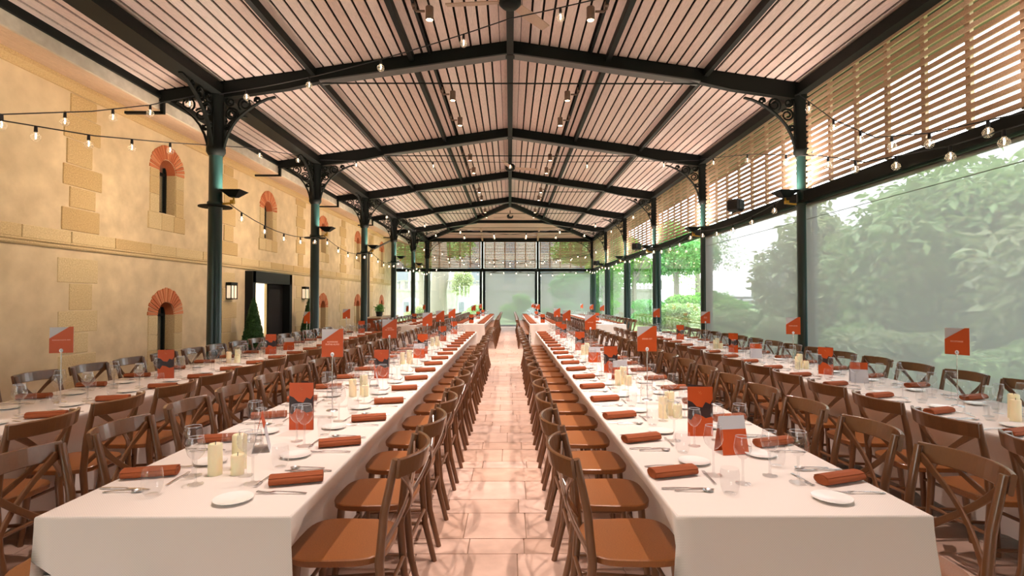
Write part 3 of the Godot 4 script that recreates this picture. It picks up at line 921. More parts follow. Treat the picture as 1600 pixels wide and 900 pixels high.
	tm.tube([Vector3(0, 0, 0), Vector3(0.02, 0.5, 0), Vector3(0, 2.2, 0), Vector3(0.12, 3.2, 0), Vector3(0, 6, 0)], [0.72, 0.6, 0.54, 0.58, 0.5], 18)
	part("trunk", tm.mesh(), M.bark, tk)
	foliage("crown", tk, Vector3(1.7, 3.3, 0.4), Vector3(1.1, 0.8, 0.9), 1800, 0.16, M.leaf_4, 351, 0.8, 8)
	for i in 5:
		shrub(P([-9.0, -6.6, -2.6, 0.8, 3.4][i], -0.15, [38.0, 37.0, 38.5, 39.0, 37.0][i]), Vector3([1.0, 0.9, 0.9, 1.7, 1.4][i], [0.75, 0.7, 0.65, 1.0, 0.8][i], 1.0), 2600, 0.16, [M.leaf_1, M.leaf_4, M.leaf_1, M.leaf_0, M.leaf_2][i], ["pale grassy shrub outside the narrow end bay", "pale shrub beside the thick trunk, stone wall side", "pale shrub beside the thick trunk, garden side", "rounded green shrub behind the middle end shade", "green shrub behind the corner end shade"][i], 360 + i)
	tree(P(5.6, -0.15, 44.0), 3.6, 0.3, Vector3(0, 2.6, 0), Vector3(2.6, 1.7, 2.4), 8000, 0.28, M.leaf_2, "dark tree behind the corner end shade", 371, 18, 0.6)

# ---------------------------------------------------------------- lamps, strings of bulbs, fans, loudspeakers
const SPOT_E := 7.5
const FLOOD_E := 2.6
const WASH_E := 2.2
func spot_light(parent, at, dir, angle, energy, color, size):
	var l = SpotLight3D.new()
	l.name = "beam"; l.light_color = color; l.light_energy = energy; l.spot_angle = angle; l.spot_range = 40.0; l.spot_attenuation = 2.0
	l.spot_angle_attenuation = 0.45; l.light_size = size; l.shadow_enabled = true
	parent.add_child(l, true)
	l.position = at
	l.look_at_from_position(parent.to_global(at), parent.to_global(at) + dir, Vector3.FORWARD if absf(dir.normalized().y) > 0.9 else Vector3.UP)
	return l

func lamps():
	# cylinder spotlights in pairs along the two tracks
	var body = MB.new()
	body.lathe([Vector2(0, 0.085), Vector2(0.048, 0.085), Vector2(0.052, 0.08), Vector2(0.052, -0.08), Vector2(0.044, -0.085), Vector2(0.042, -0.07), Vector2(0, -0.07)], 18)
	var bm = body.mesh()
	var lens = MB.new(); lens.lathe([Vector2(0, -0.084), Vector2(0.041, -0.080), Vector2(0.041, -0.071), Vector2(0, -0.071)], 16)
	var lm = lens.mesh()
	var arm = MB.new(); arm.tube([Vector3(0.06, 0.03, 0), Vector3(0.17, 0.03, 0), Vector3(0.2, 0.06, 0), Vector3(0.2, 0.14, 0)], 0.016, 8)
	arm.box(Vector3(0.2, 0.11, 0), Vector3(0.05, 0.06, 0.12))
	var am = arm.mesh()
	var n = 0
	for k in range(-1, 5):
		for j in (2 if k >= 0 else 1):
			if k < 0: j = 1
			var d = D(k) + BAY * (j + 1) / 3.0
			for s in [-1, 1]:
				var t = thing("spotlight", P(s * 1.03, roof_h(1.03) - 0.155, d), "lit bronze ceiling spotlight, %s from the camera, %s side" % [WORDS[n], "window" if s > 0 else "stone wall"], "spotlight", "ceiling spotlights")
				if s < 0: t.rotation.y = PI
				part("housing", bm, M.spot_body, t); part("lens_lamp", lm, M.spot_lens, t); part("arm", am, M.spot_body, t)
				spot_light(t, Vector3(0, -0.10, 0), Vector3(0, -1, 0), 35.0, SPOT_E, Color(1.0, 0.91, 0.87), 0.014)
			n += 1
	# floodlights on the columns throwing light up at the boards
	var fh = MB.new()
	var top = [Vector3(-0.16, 0.10, -0.14), Vector3(0.16, 0.10, -0.14), Vector3(0.16, 0.10, 0.14), Vector3(-0.16, 0.10, 0.14)]
	var bot = [Vector3(-0.05, 0, -0.05), Vector3(0.05, 0, -0.05), Vector3(0.05, 0, 0.05), Vector3(-0.05, 0, 0.05)]
	for i in 4:
		var j = (i + 1) % 4
		fh.quad(top[i], top[j], bot[j], bot[i], (top[i] + top[j]) * Vector3(1, 0, 1) - Vector3(0, 0.1, 0))
		fh.quad(top[i], top[j], top[j] * 0.9 + Vector3(0, 0.005, 0), top[i] * 0.9 + Vector3(0, 0.005, 0), Vector3.UP)
	fh.quad(bot[0], bot[1], bot[2], bot[3], Vector3.DOWN)
	var fm = fh.mesh()
	var fl = MB.new(); fl.box(Vector3(0, 0.085, 0), Vector3(0.27, 0.008, 0.23))
	var flm = fl.mesh()
	var fb = MB.new(); fb.tube([Vector3(-0.17, -0.10, 0), Vector3(-0.05, -0.09, 0), Vector3(0.0, -0.04, 0), Vector3(0, 0.01, 0)], 0.016, 8); fb.box(Vector3(-0.02, -0.07, 0), Vector3(0.05, 0.05, 0.06))
	var fbm = fb.mesh()
	var ws = MB.new(); ws.tube([Vector3(0, 0, 0), Vector3(0, 0.10, 0)], 0.012, 6)
	var wst = ws.mesh()
	var wb = Transform3D(Basis(Vector3(0, 0, 1), PI / 2 - 0.4), Vector3(0, 0.09, 0))
	ws = MB.new(); ws.lathe([Vector2(0, -0.05), Vector2(0.035, -0.05), Vector2(0.05, 0.06), Vector2(0.044, 0.06), Vector2(0.03, 0.02), Vector2(0, 0.02)], 14, wb)
	var wsh = ws.mesh()
	ws = MB.new(); ws.lathe([Vector2(0, 0.045), Vector2(0.036, 0.045), Vector2(0.036, 0.04), Vector2(0, 0.04)], 14, wb)
	var wsl = ws.mesh()
	for s in [-1, 1]:
		for k in range(-1, 6):
			var t = thing("floodlight", P(s * (4.5 - 0.28), 3.07, D(k)), "black uplighter on a yellow arm, %s column of the %s side" % [WORDS[k - 1] if k > 0 else "offstage", "window" if s > 0 else "stone wall"], "floodlight", "column uplighters")
			if k <= 0: t.set_meta("label", "black uplighter on the column %s the camera, %s side" % ["beside" if k == 0 else "behind", "window" if s > 0 else "stone wall"])
			t.rotation.y = 0.0 if s < 0 else PI
			part("housing", fm, M.iron, t); part("lamp_lens", flm, M.flood_lens, t); part("bracket", fbm, M.yellow_paint, t)
			var al = AreaLight3D.new()
			al.name = "glow"; al.light_color = Color(1.0, 0.91, 0.83); al.light_energy = FLOOD_E; al.area_size = Vector2(0.26, 0.22); al.shadow_enabled = true
			t.add_child(al); al.position = Vector3(0, 0.11, 0); al.rotation.x = PI / 2
			if s < 0:
				# small wall washer on the far side of the collar plate, aimed at the masonry
				var w = thing("wall_washer", P(-4.56, 2.935, D(k) + 0.17), "small black wall washer on the collar plate behind the %s stone wall column" % (WORDS[k - 1] if k > 0 else "unseen" if k == 0 else "rearmost"), "lamp", "wall washers")
				part("stem", wst, M.iron, w); part("housing", wsh, M.iron, w); part("lamp_lens", wsl, M.flood_lens, w)
				spot_light(w, Vector3(-0.075, 0.125, 0), Vector3(-1, 0.12, 0.0), 78.0, WASH_E, Color(1.0, 0.87, 0.74), 0.05)
	# strings of bulbs
	var bulb = MB.new()
	bulb.lathe([Vector2(0.012, 0.045), Vector2(0.02, 0.03), Vector2(0.04, 0.012), Vector2(0.047, -0.012), Vector2(0.042, -0.036), Vector2(0.024, -0.054), Vector2(0, -0.06)], 14)
	var bulb_m = bulb.mesh()
	var so = MB.new(); so.lathe([Vector2(0, 0.105), Vector2(0.014, 0.10), Vector2(0.017, 0.04), Vector2(0, 0.04)], 10)
	var so_m = so.mesh()
	var fi = MB.new(); fi.tube([Vector3(0, 0.028, 0), Vector3(0.004, 0.0, 0), Vector3(0, -0.03, 0)], [0.0055, 0.0065, 0.0055], 6)
	var fi_m = fi.mesh()
	var strings = [
		["bulb string slanting overhead from the first stone wall column to beside the camera", [P(-4.42, 4.62, 8.0), P(0.0, 4.72, 6.0), P(4.4, 4.95, 3.96)], 8, 0.10],
		["bulb string dropping from the first stone wall column towards the camera", [P(-4.55, 4.62, 7.95), P(-4.9, 4.16, 7.2), P(-5.0, 3.76, 6.32), P(-5.1, 3.37, 5.31), P(-5.2, 3.15, 4.2)], 6, 0.0],
		["low bulb string along the stone wall from the second column", [P(-4.5, 4.75, 12.1), P(-4.6, 4.15, 9.2), P(-4.7, 3.65, 7.2), P(-4.8, 3.40, 6.1), P(-4.9, 3.22, 5.0), P(-4.95, 3.15, 4.2)], 9, 0.0],
		["bulb string slung past the uplighters of the stone wall side", [P(-4.3, 2.98, 8.1), P(-4.3, 2.98, 12.24), P(-4.3, 2.98, 16.4), P(-4.3, 2.98, 20.5), P(-4.3, 3.05, 24.7), P(-4.3, 3.1, 28.5)], 26, 0.22],
		["bulb string dropping past the nearest window screen", [P(4.35, 4.62, 7.95), P(4.3, 3.9, 7.0), P(4.3, 3.42, 6.2), P(4.3, 3.22, 5.4), P(4.3, 3.08, 4.4)], 6, 0.0],
		["bulb string falling from the second window side column", [P(4.35, 4.72, 12.1), P(4.3, 4.1, 9.4), P(4.3, 3.5, 7.3), P(4.3, 3.18, 6.4), P(4.3, 3.02, 5.2), P(4.3, 2.98, 4.3)], 8, 0.0],
		["bulb string along the transom of the window side", [P(4.25, 3.1, 8.1), P(4.25, 3.1, 12.24), P(4.25, 3.1, 16.4), P(4.25, 3.1, 20.5), P(4.25, 3.1, 24.7), P(4.25, 3.1, 28.5)], 26, 0.16],
		["bulb string straight across the hall at the second truss", [P(-4.4, 4.70, 12.1), P(4.4, 4.70, 12.1)], 5, 0.05],
		["bulb string crossing from the third stone wall column to the fourth window column", [P(-4.4, 4.3, 16.3), P(4.4, 4.3, 20.4)], 8, 0.55],
		["bulb string crossing from the third window column to the fourth stone wall column", [P(4.4, 4.3, 16.3), P(-4.4, 4.3, 20.4)], 8, 0.55],
		["bulb string crossing from the fifth stone wall column to the corner column", [P(-4.4, 4.0, 24.5), P(4.4, 3.9, 28.5)], 11, 0.55],
		["bulb string crossing from the fifth window column to the far stone wall corner", [P(4.4, 3.9, 24.5), P(-4.4, 3.8, 28.5)], 11, 0.6],
		["lowest bulb string sagging in front of the end windows", [P(-4.4, 3.2, 24.5), P(0, 2.95, 26.6), P(4.4, 3.2, 28.3)], 14, 0.25],
		["bulb string hung before the far slatted screens", [P(-4.4, 3.9, 28.3), P(4.4, 3.9, 28.3)], 12, 0.35],
	]
	for st in strings:
		var t = thing("bulb_string", Vector3.ZERO, st[0], "string lights", "strings of clear bulbs")
		var line = []
		var ctl = st[1]
		for i in ctl.size() - 1:
			var seg = 10
			for j in seg + (1 if i == ctl.size() - 2 else 0):
				var u = float(j) / seg
				var p = ctl[i].lerp(ctl[i + 1], u)
				p.y -= st[3] * 4.0 * u * (1.0 - u)
				line.append(p)
		var cm = MB.new()
		cm.tube(line, 0.007, 5)
		part("cable", cm.mesh(), M.socket, t)
		for i in st[2]:
			var u = (i + 0.5) / st[2] * (line.size() - 1)
			var a = line[int(u)].lerp(line[min(int(u) + 1, line.size() - 1)], u - int(u))
			var b = part("bulb", bulb_m, M.bulb_glass, t, a + Vector3(0, -0.10, 0))
			part("socket", so_m, M.socket, b); part("filament", fi_m, M.filament, b)
	# ceiling fans
	var blade = MB.new()
	blade.strap([Vector3(0.1, 0, 0), Vector3(0.4, 0.0, 0), Vector3(0.76, 0.005, 0)], [0.10, 0.14, 0.12], 0.012, Vector3(0, 0.25, 1))
	var blm = blade.mesh()
	var hub = MB.new(); hub.lathe([Vector2(0, 0.10), Vector2(0.09, 0.10), Vector2(0.13, 0.06), Vector2(0.13, -0.03), Vector2(0.09, -0.07), Vector2(0, -0.08)], 20)
	var rod = MB.new(); rod.tube([Vector3(0, 0.09, 0), Vector3(0, 0.27, 0)], 0.018, 8)
	for i in 3:
		var k = i * 2
		var t = thing("ceiling_fan", P(0, 4.99, D(k) + BAY / 2 + [0.1, -0.3, -0.2][i]), ["ceiling fan with pale wooden blades near the top of the picture", "ceiling fan hanging beyond the second truss", "ceiling fan hanging beyond the fourth truss"][i], "ceiling fan", "ceiling fans")
		part("hub", hub.mesh(), M.iron, t); part("rod", rod.mesh(), M.iron, t)
		for j in 3: part("blade", blm, M.fan_blade, t, Transform3D(Basis(Vector3.UP, j * TAU / 3 + [0.93, 0.3, 0.6][i]), Vector3.ZERO))
	# loudspeakers on the transom
	for i in 3:
		var d = [9.9, 17.7, 25.9][i]
		var t = thing("loudspeaker", P(4.22, 3.27, d), "black loudspeaker above the %s" % ["second drawn shade", "third column's garden window", "last garden window"][i], "loudspeaker", "transom loudspeakers", 0.7)
		var m = MB.new(); m.cham(Vector3.ZERO, Vector3(0.24, 0.22, 0.24), 0.03); part("cabinet", m.mesh(), M.black_pot, t)
		var gm = MB.new(); gm.cham(Vector3(0, 0, 0.122), Vector3(0.19, 0.17, 0.012), 0.004); part("grille", gm.mesh(), M.iron, t)
		var bm2 = MB.new(); bm2.tube([Vector3(0, -0.11, 0), Vector3(0.08, -0.12, -0.1), Vector3(0.18, -0.12, -0.16)], 0.015, 6); part("bracket", bm2.mesh(), M.iron, t)

# ---------------------------------------------------------------- entrance in the stone wall
func entrance():
	var dr = setting("door_1")
	var f = MB.new()
	for d in [12.92, 15.08]: f.box(P(WALL_X + 0.02, 1.1, d), Vector3(0.34, 2.2, 0.16))
	f.box(P(WALL_X + 0.02, 2.06, 14.0), Vector3(0.34, 0.28, 2.3))
	part("portal", f.mesh(), M.iron, dr)
	var gl = MB.new()
	gl.box(P(WALL_X - 0.4, 1.0, 13.55), Vector3(0.012, 1.84, 1.0))
	part("pane", gl.mesh(), M.pane, dr)
	var fr = MB.new()
	for d in [13.05, 13.52, 14.0]: fr.box(P(WALL_X - 0.4, 1.0, d), Vector3(0.05, 1.9, 0.05))
	fr.box(P(WALL_X - 0.4, 1.9, 13.5), Vector3(0.05, 0.08, 1.0))
	part("door_frame", fr.mesh(), M.steel_grey, dr)
	var lf = MB.new()
	lf.box(P(WALL_X - 0.04, 0.97, 14.58), Vector3(0.06, 1.9, 0.86))
	part("door_leaf", lf.mesh(), M.deck, dr)
	# the rooms of the stone building behind its windows, plastered and unlit
	var inn = setting("wall_interior")
	for b in [[P(-11.3, 2.55, 16.5), Vector3(0.1, 5.3, 27.0)], [P(-9.15, 5.15, 16.5), Vector3(4.4, 0.1, 27.0)], [P(-9.15, -0.12, 16.5), Vector3(4.4, 0.05, 27.0)], [P(-9.15, 2.55, 3.0), Vector3(4.4, 5.3, 0.1)], [P(-9.15, 2.55, 30.0), Vector3(4.4, 5.3, 0.1)]]:
		unit_box("plaster_panel", M.plain_wall, inn, b[0], b[1])
	# lit lobby behind the door
	var rm = setting("wall_lobby")
	for b in [[P(-9.0, 1.3, 12.2), Vector3(4.0, 2.8, 0.1)], [P(-9.0, 1.3, 17.4), Vector3(4.0, 2.8, 0.1)], [P(-11.0, 1.3, 14.8), Vector3(0.1, 2.8, 5.3)], [P(-9.0, 2.72, 14.8), Vector3(4.0, 0.1, 5.3)], [P(-9.0, -0.06, 14.8), Vector3(4.0, 0.1, 5.3)]]:
		unit_box("lobby_panel", M.white_paint, rm, b[0], b[1])
	var lp = thing("lobby_lamp", P(-8.6, 2.62, 15.2), "small lit ceiling lamp inside the entrance lobby", "lamp")
	var lm = MB.new(); lm.lathe([Vector2(0, 0.04), Vector2(0.12, 0.04), Vector2(0.12, 0), Vector2(0, -0.02)], 16)
	part("diffuser_lamp", lm.mesh(), M.room_lamp_glow, lp)
	var ol = OmniLight3D.new()
	ol.name = "glow"; ol.light_color = Color(1.0, 0.94, 0.86); ol.light_energy = 7.0; ol.omni_range = 30.0; ol.omni_attenuation = 2.0; ol.light_size = 0.1; ol.shadow_enabled = true
	lp.add_child(ol); ol.position = Vector3(0, -0.12, 0)
	# lanterns either side
	for i in 2:
		var d = [12.1, 16.45][i]
		var t = thing("wall_lantern", P(WALL_X + 0.07, 1.52, d), ["black box lantern on the stone wall before the dark door", "black box lantern on the stone wall past the dark door"][i], "lantern", "wall lanterns")
		var m = MB.new()
		for x in [-0.055, 0.055]:
			for z in [-0.13, 0.13]: m.box(Vector3(x, 0.18, z), Vector3(0.016, 0.36, 0.016))
		m.box(Vector3(0, 0.34, 0), Vector3(0.13, 0.07, 0.28)); m.box(Vector3(0, 0.0, 0), Vector3(0.13, 0.02, 0.28)); m.box(Vector3(0.055, 0.17, 0), Vector3(0.012, 0.34, 0.014))
		part("frame", m.mesh(), M.iron, t)
		var g = MB.new(); g.box(Vector3(0, 0.16, 0), Vector3(0.10, 0.28, 0.24))
		part("glass", g.mesh(), M.lantern_glow, t)
	# clipped cone topiaries in black pots
	for i in 2:
		var at = [P(-5.95, 0, 12.35), P(-6.0, 0, 15.9)][i]
		var t = thing("cone_topiary", at, ["clipped green cone topiary in front of the dark door", "clipped green cone topiary between the door and the second column"][i], "topiary", "cone topiaries")
		var m = MB.new(); m.lathe([Vector2(0, 0), Vector2(0.2, 0), Vector2(0.25, 0.42), Vector2(0.22, 0.42), Vector2(0.2, 0.36), Vector2(0, 0.36)], 16)
		part("pot", m.mesh(), M.black_pot, t)
		var core = MB.new(); core.lathe([Vector2(0, 0.38), Vector2(0.22, 0.45), Vector2(0.20, 0.7), Vector2(0.02, 1.52), Vector2(0, 1.54)], 12)
		part("core", core.mesh(), M.leaf_3, t)
		var mm = MultiMesh.new()
		mm.transform_format = MultiMesh.TRANSFORM_3D; mm.use_colors = true; mm.mesh = leaf_mesh(); mm.instance_count = 2600
		var q = RandomNumberGenerator.new()
		q.seed = 500 + i
		for j in 2600:
			var h = 1.0 - sqrt(q.randf()); var a = q.randf() * TAU
			var r = lerpf(0.255, 0.02, h) * q.randf_range(0.85, 1.04)
			mm.set_instance_transform(j, Transform3D(Basis.from_euler(Vector3(q.randf_range(-1, 1), q.randf() * TAU, q.randf_range(-1, 1))).scaled(Vector3.ONE * 0.05), Vector3(cos(a) * r, 0.42 + h * 1.14, sin(a) * r)))
			var c = q.randf_range(0.6, 1.0)
			mm.set_instance_color(j, Color(c, c, c))
		var o = MultiMeshInstance3D.new()
		o.name = "foliage"; o.multimesh = mm; o.material_override = M.leaf_3; t.add_child(o); tag(o, "", "", "", "stuff")

# ---------------------------------------------------------------- chairs, tables and everything on them
func make_chair():
	var t = Node3D.new()
	t.set_meta("base_name", "cross_back_chair")
	# seat: rounded trapezoid with an eased top edge
	var outline = []
	for i in 32:
		var a = TAU * i / 32
		var ca = cos(a); var sa = sin(a)
		var e = 0.55
		var x = signf(ca) * pow(absf(ca), e); var z = signf(sa) * pow(absf(sa), e)
		outline.append(Vector2(x * lerpf(0.215, 0.195, (z + 1) / 2), z * 0.21))
	var seat = MB.new()
	var lev = [[0.438, 0.96], [0.444, 0.99], [0.466, 1.0], [0.471, 0.985]]
	for k in 3:
		for i in 32:
			var a = outline[i]; var b = outline[(i + 1) % 32]
			var A = Vector3(a.x * lev[k][1], lev[k][0], a.y * lev[k][1]); var B = Vector3(b.x * lev[k][1], lev[k][0], b.y * lev[k][1])
			var C = Vector3(b.x * lev[k + 1][1], lev[k + 1][0], b.y * lev[k + 1][1]); var E = Vector3(a.x * lev[k + 1][1], lev[k + 1][0], a.y * lev[k + 1][1])
			var ta = (outline[(i + 1) % 32] - outline[(i + 31) % 32]).normalized(); var tb = (outline[(i + 2) % 32] - outline[i]).normalized()
			var lift = [-0.4, -0.1, 1.2][k]
			var na = Vector3(ta.y, lift, -ta.x).normalized(); var nb = Vector3(tb.y, lift, -tb.x).normalized()
			seat.tri(A, B, C, na, nb, nb); seat.tri(A, C, E, na, nb, na)
	for i in 32:
		var a = outline[i]; var b = outline[(i + 1) % 32]
		seat.tri(Vector3(0, 0.471, 0), Vector3(a.x * 0.985, 0.471, a.y * 0.985), Vector3(b.x * 0.985, 0.471, b.y * 0.985), Vector3.UP, Vector3.UP, Vector3.UP)
		seat.tri(Vector3(0, 0.438, 0), Vector3(a.x * 0.96, 0.438, a.y * 0.96), Vector3(b.x * 0.96, 0.438, b.y * 0.96), Vector3.DOWN, Vector3.DOWN, Vector3.DOWN)
	part("seat", seat.mesh(), M.seat_wood_0, t)
	for s in [-1, 1]:
		var m = MB.new()
		m.tube([Vector3(s * 0.195, 0, 0.27), Vector3(s * 0.192, 0.22, 0.215), Vector3(s * 0.194, 0.45, 0.195), Vector3(s * 0.198, 0.66, 0.215), Vector3(s * 0.203, 0.875, 0.262)], [0.016, 0.018, 0.0195, 0.018, 0.016], 8)
		part("back_leg", m.mesh(), M.bent_wood, t)
	for s in [-1, 1]:
		var m = MB.new()
		m.tube([Vector3(s * 0.185, 0, -0.185), Vector3(s * 0.172, 0.25, -0.165), Vector3(s * 0.165, 0.442, -0.15)], [0.015, 0.0185, 0.019], 8)
		part("front_leg", m.mesh(), M.bent_wood, t)
	var rail = []
	for i in 13:
		var x = lerpf(-0.222, 0.222, i / 12.0)
		rail.append(Vector3(x, 0.842, 0.275 + 0.075 * (1.0 - pow(absf(x) / 0.222, 2.2))))
	var rm = MB.new(); rm.strap(rail, 0.082, 0.017, Vector3(0, 1, 0.2))
	part("top_rail", rm.mesh(), M.bent_wood, t)
	for s in [-1, 1]:
		var m = MB.new()
		var pts = []
		for i in 9:
			var u = i / 8.0
			pts.append(Vector3(s * lerpf(-0.196, 0.19, u), lerpf(0.83, 0.50, u), lerpf(0.268, 0.205, u) + 0.045 * sin(PI * u) + s * 0.006))
		m.strap(pts, [0.042, 0.036, 0.030, 0.028, 0.028, 0.028, 0.030, 0.034, 0.034], 0.011, Vector3(s * 0.65, 1, 0).normalized())
		part("cross_strap", m.mesh(), M.bent_wood, t)
	for s in [-1, 1]:
		var m = MB.new(); m.tube([Vector3(s * 0.178, 0.20, -0.168), Vector3(s * 0.192, 0.22, 0.215)], 0.0105, 6)
		part("stretcher", m.mesh(), M.bent_wood, t)
	for z in [[-0.163, 0.28, 0.172], [0.212, 0.30, 0.192]]:
		var m = MB.new(); m.tube([Vector3(-z[2], z[1], z[0]), Vector3(z[2], z[1], z[0])], 0.0105, 6)
		part("stretcher", m.mesh(), M.bent_wood, t)
	return t

func wine_glass(h, r, bowl_h):
	var b = MB.new()
	var y0 = h - bowl_h
	b.lathe([Vector2(0.004, y0), Vector2(r * 0.45, y0 + bowl_h * 0.07), Vector2(r * 0.85, y0 + bowl_h * 0.26), Vector2(r, y0 + bowl_h * 0.46), Vector2(r * 0.93, y0 + bowl_h * 0.72), Vector2(r * 0.78, h)], 18)
	var s = MB.new()
	s.lathe([Vector2(0, 0), Vector2(r * 0.86, 0.0), Vector2(r * 0.86, 0.003), Vector2(r * 0.3, 0.007), Vector2(0.0055, 0.014), Vector2(0.0045, y0 * 0.6), Vector2(0.006, y0)], 16)
	var rim = MB.new()
	rim.lathe([Vector2(r * 0.78 - 0.001, h), Vector2(r * 0.78, h + 0.0012), Vector2(r * 0.78 + 0.001, h), Vector2(r * 0.78, h - 0.0012), Vector2(r * 0.78 - 0.001, h)], 18)
	return [b.mesh(), s.mesh(), rim.mesh()]

func tablecloth(x0, x1, d0, d1, right_seats, left_seats):
	# perimeter walked once round; drop pushed in by the chair seats along the long sides
	var w = x1 - x0; var L = d1 - d0
	var base = []
	var step = 0.07
	var nl = int(L / step); var nw = 14
	for i in nl: base.append([Vector2(x1, lerpf(d0, d1, float(i) / nl)), Vector2(1, 0), float(i) / nl * L, true])
	for i in nw: base.append([Vector2(lerpf(x1, x0, float(i) / nw), d1), Vector2(0, 1), float(i) / nw * w, false])
	for i in nl: base.append([Vector2(x0, lerpf(d1, d0, float(i) / nl)), Vector2(-1, 0), (1.0 - float(i) / nl) * L, true])
	for i in nw: base.append([Vector2(lerpf(x0, x1, float(i) / nw), d0), Vector2(0, -1), float(i) / nw * w, false])
	var rows = []
	var n = base.size()
	for h in [0.7530, 0.7515, 0.747, 0.738, 0.70, 0.65, 0.60, 0.55, 0.50, 0.46, 0.40, 0.30, 0.20, 0.12]:
		var row = []
		for j in n + 1:
			var b = base[j % n]
			var nn = b[1]
			var drop = clampf((0.745 - h) / 0.28, 0.0, 1.0)
			drop = drop * drop * (3.0 - 2.0 * drop)
			var o = 0.0
			var s = b[2]; var span = L if b[3] else w
			var near_end = minf(s, span - s)
			var corner = exp(-pow(near_end / 0.05, 2.0))
			if b[3]:
				var k = 0.0
				for c in (right_seats if b[1].x > 0 else left_seats):
					var q = absf(s - (c - d0))
					if q < 0.40: k = maxf(k, 1.0 - smoothstep(0.235, 0.33, q))
				o = -drop * (0.10 + 0.085 * k) * smoothstep(0.0, 0.055, near_end) + drop * 0.008 * sin(s * 9.0)
			else:
				o = drop * (0.012 * sin(s * 11.0 + x0 * 5.0) + 0.008 * sin(s * 23.0))
			o += corner * drop * 0.02
			if h > 0.7529: o = -0.006
			elif h > 0.7514: o = -0.003
			elif h > 0.746: o = -0.0006
			if corner > 0.3 and j % n in [0, nl, nl + nw, 2 * nl + nw]:
				nn = (b[1] + base[(j - 1 + n) % n][1]).normalized() * 1.2
			row.append(P(b[0].x + nn.x * o, h, b[0].y + nn.y * o))
		rows.append(row)
	var m = MB.new()
	var mid = Vector2((x0 + x1) / 2, 0)
	m.sheet(rows, func(p): return P(clampf(p.x, mid.x, mid.x), p.y - 0.02, clampf(-p.z, d0 + 0.4, d1 - 0.4)))
	m.quad(P(x0 + 0.006, 0.753, d0 + 0.006), P(x1 - 0.006, 0.753, d0 + 0.006), P(x1 - 0.006, 0.753, d1 - 0.006), P(x0 + 0.006, 0.753, d1 - 0.006), Vector3.UP)
	return m.mesh()

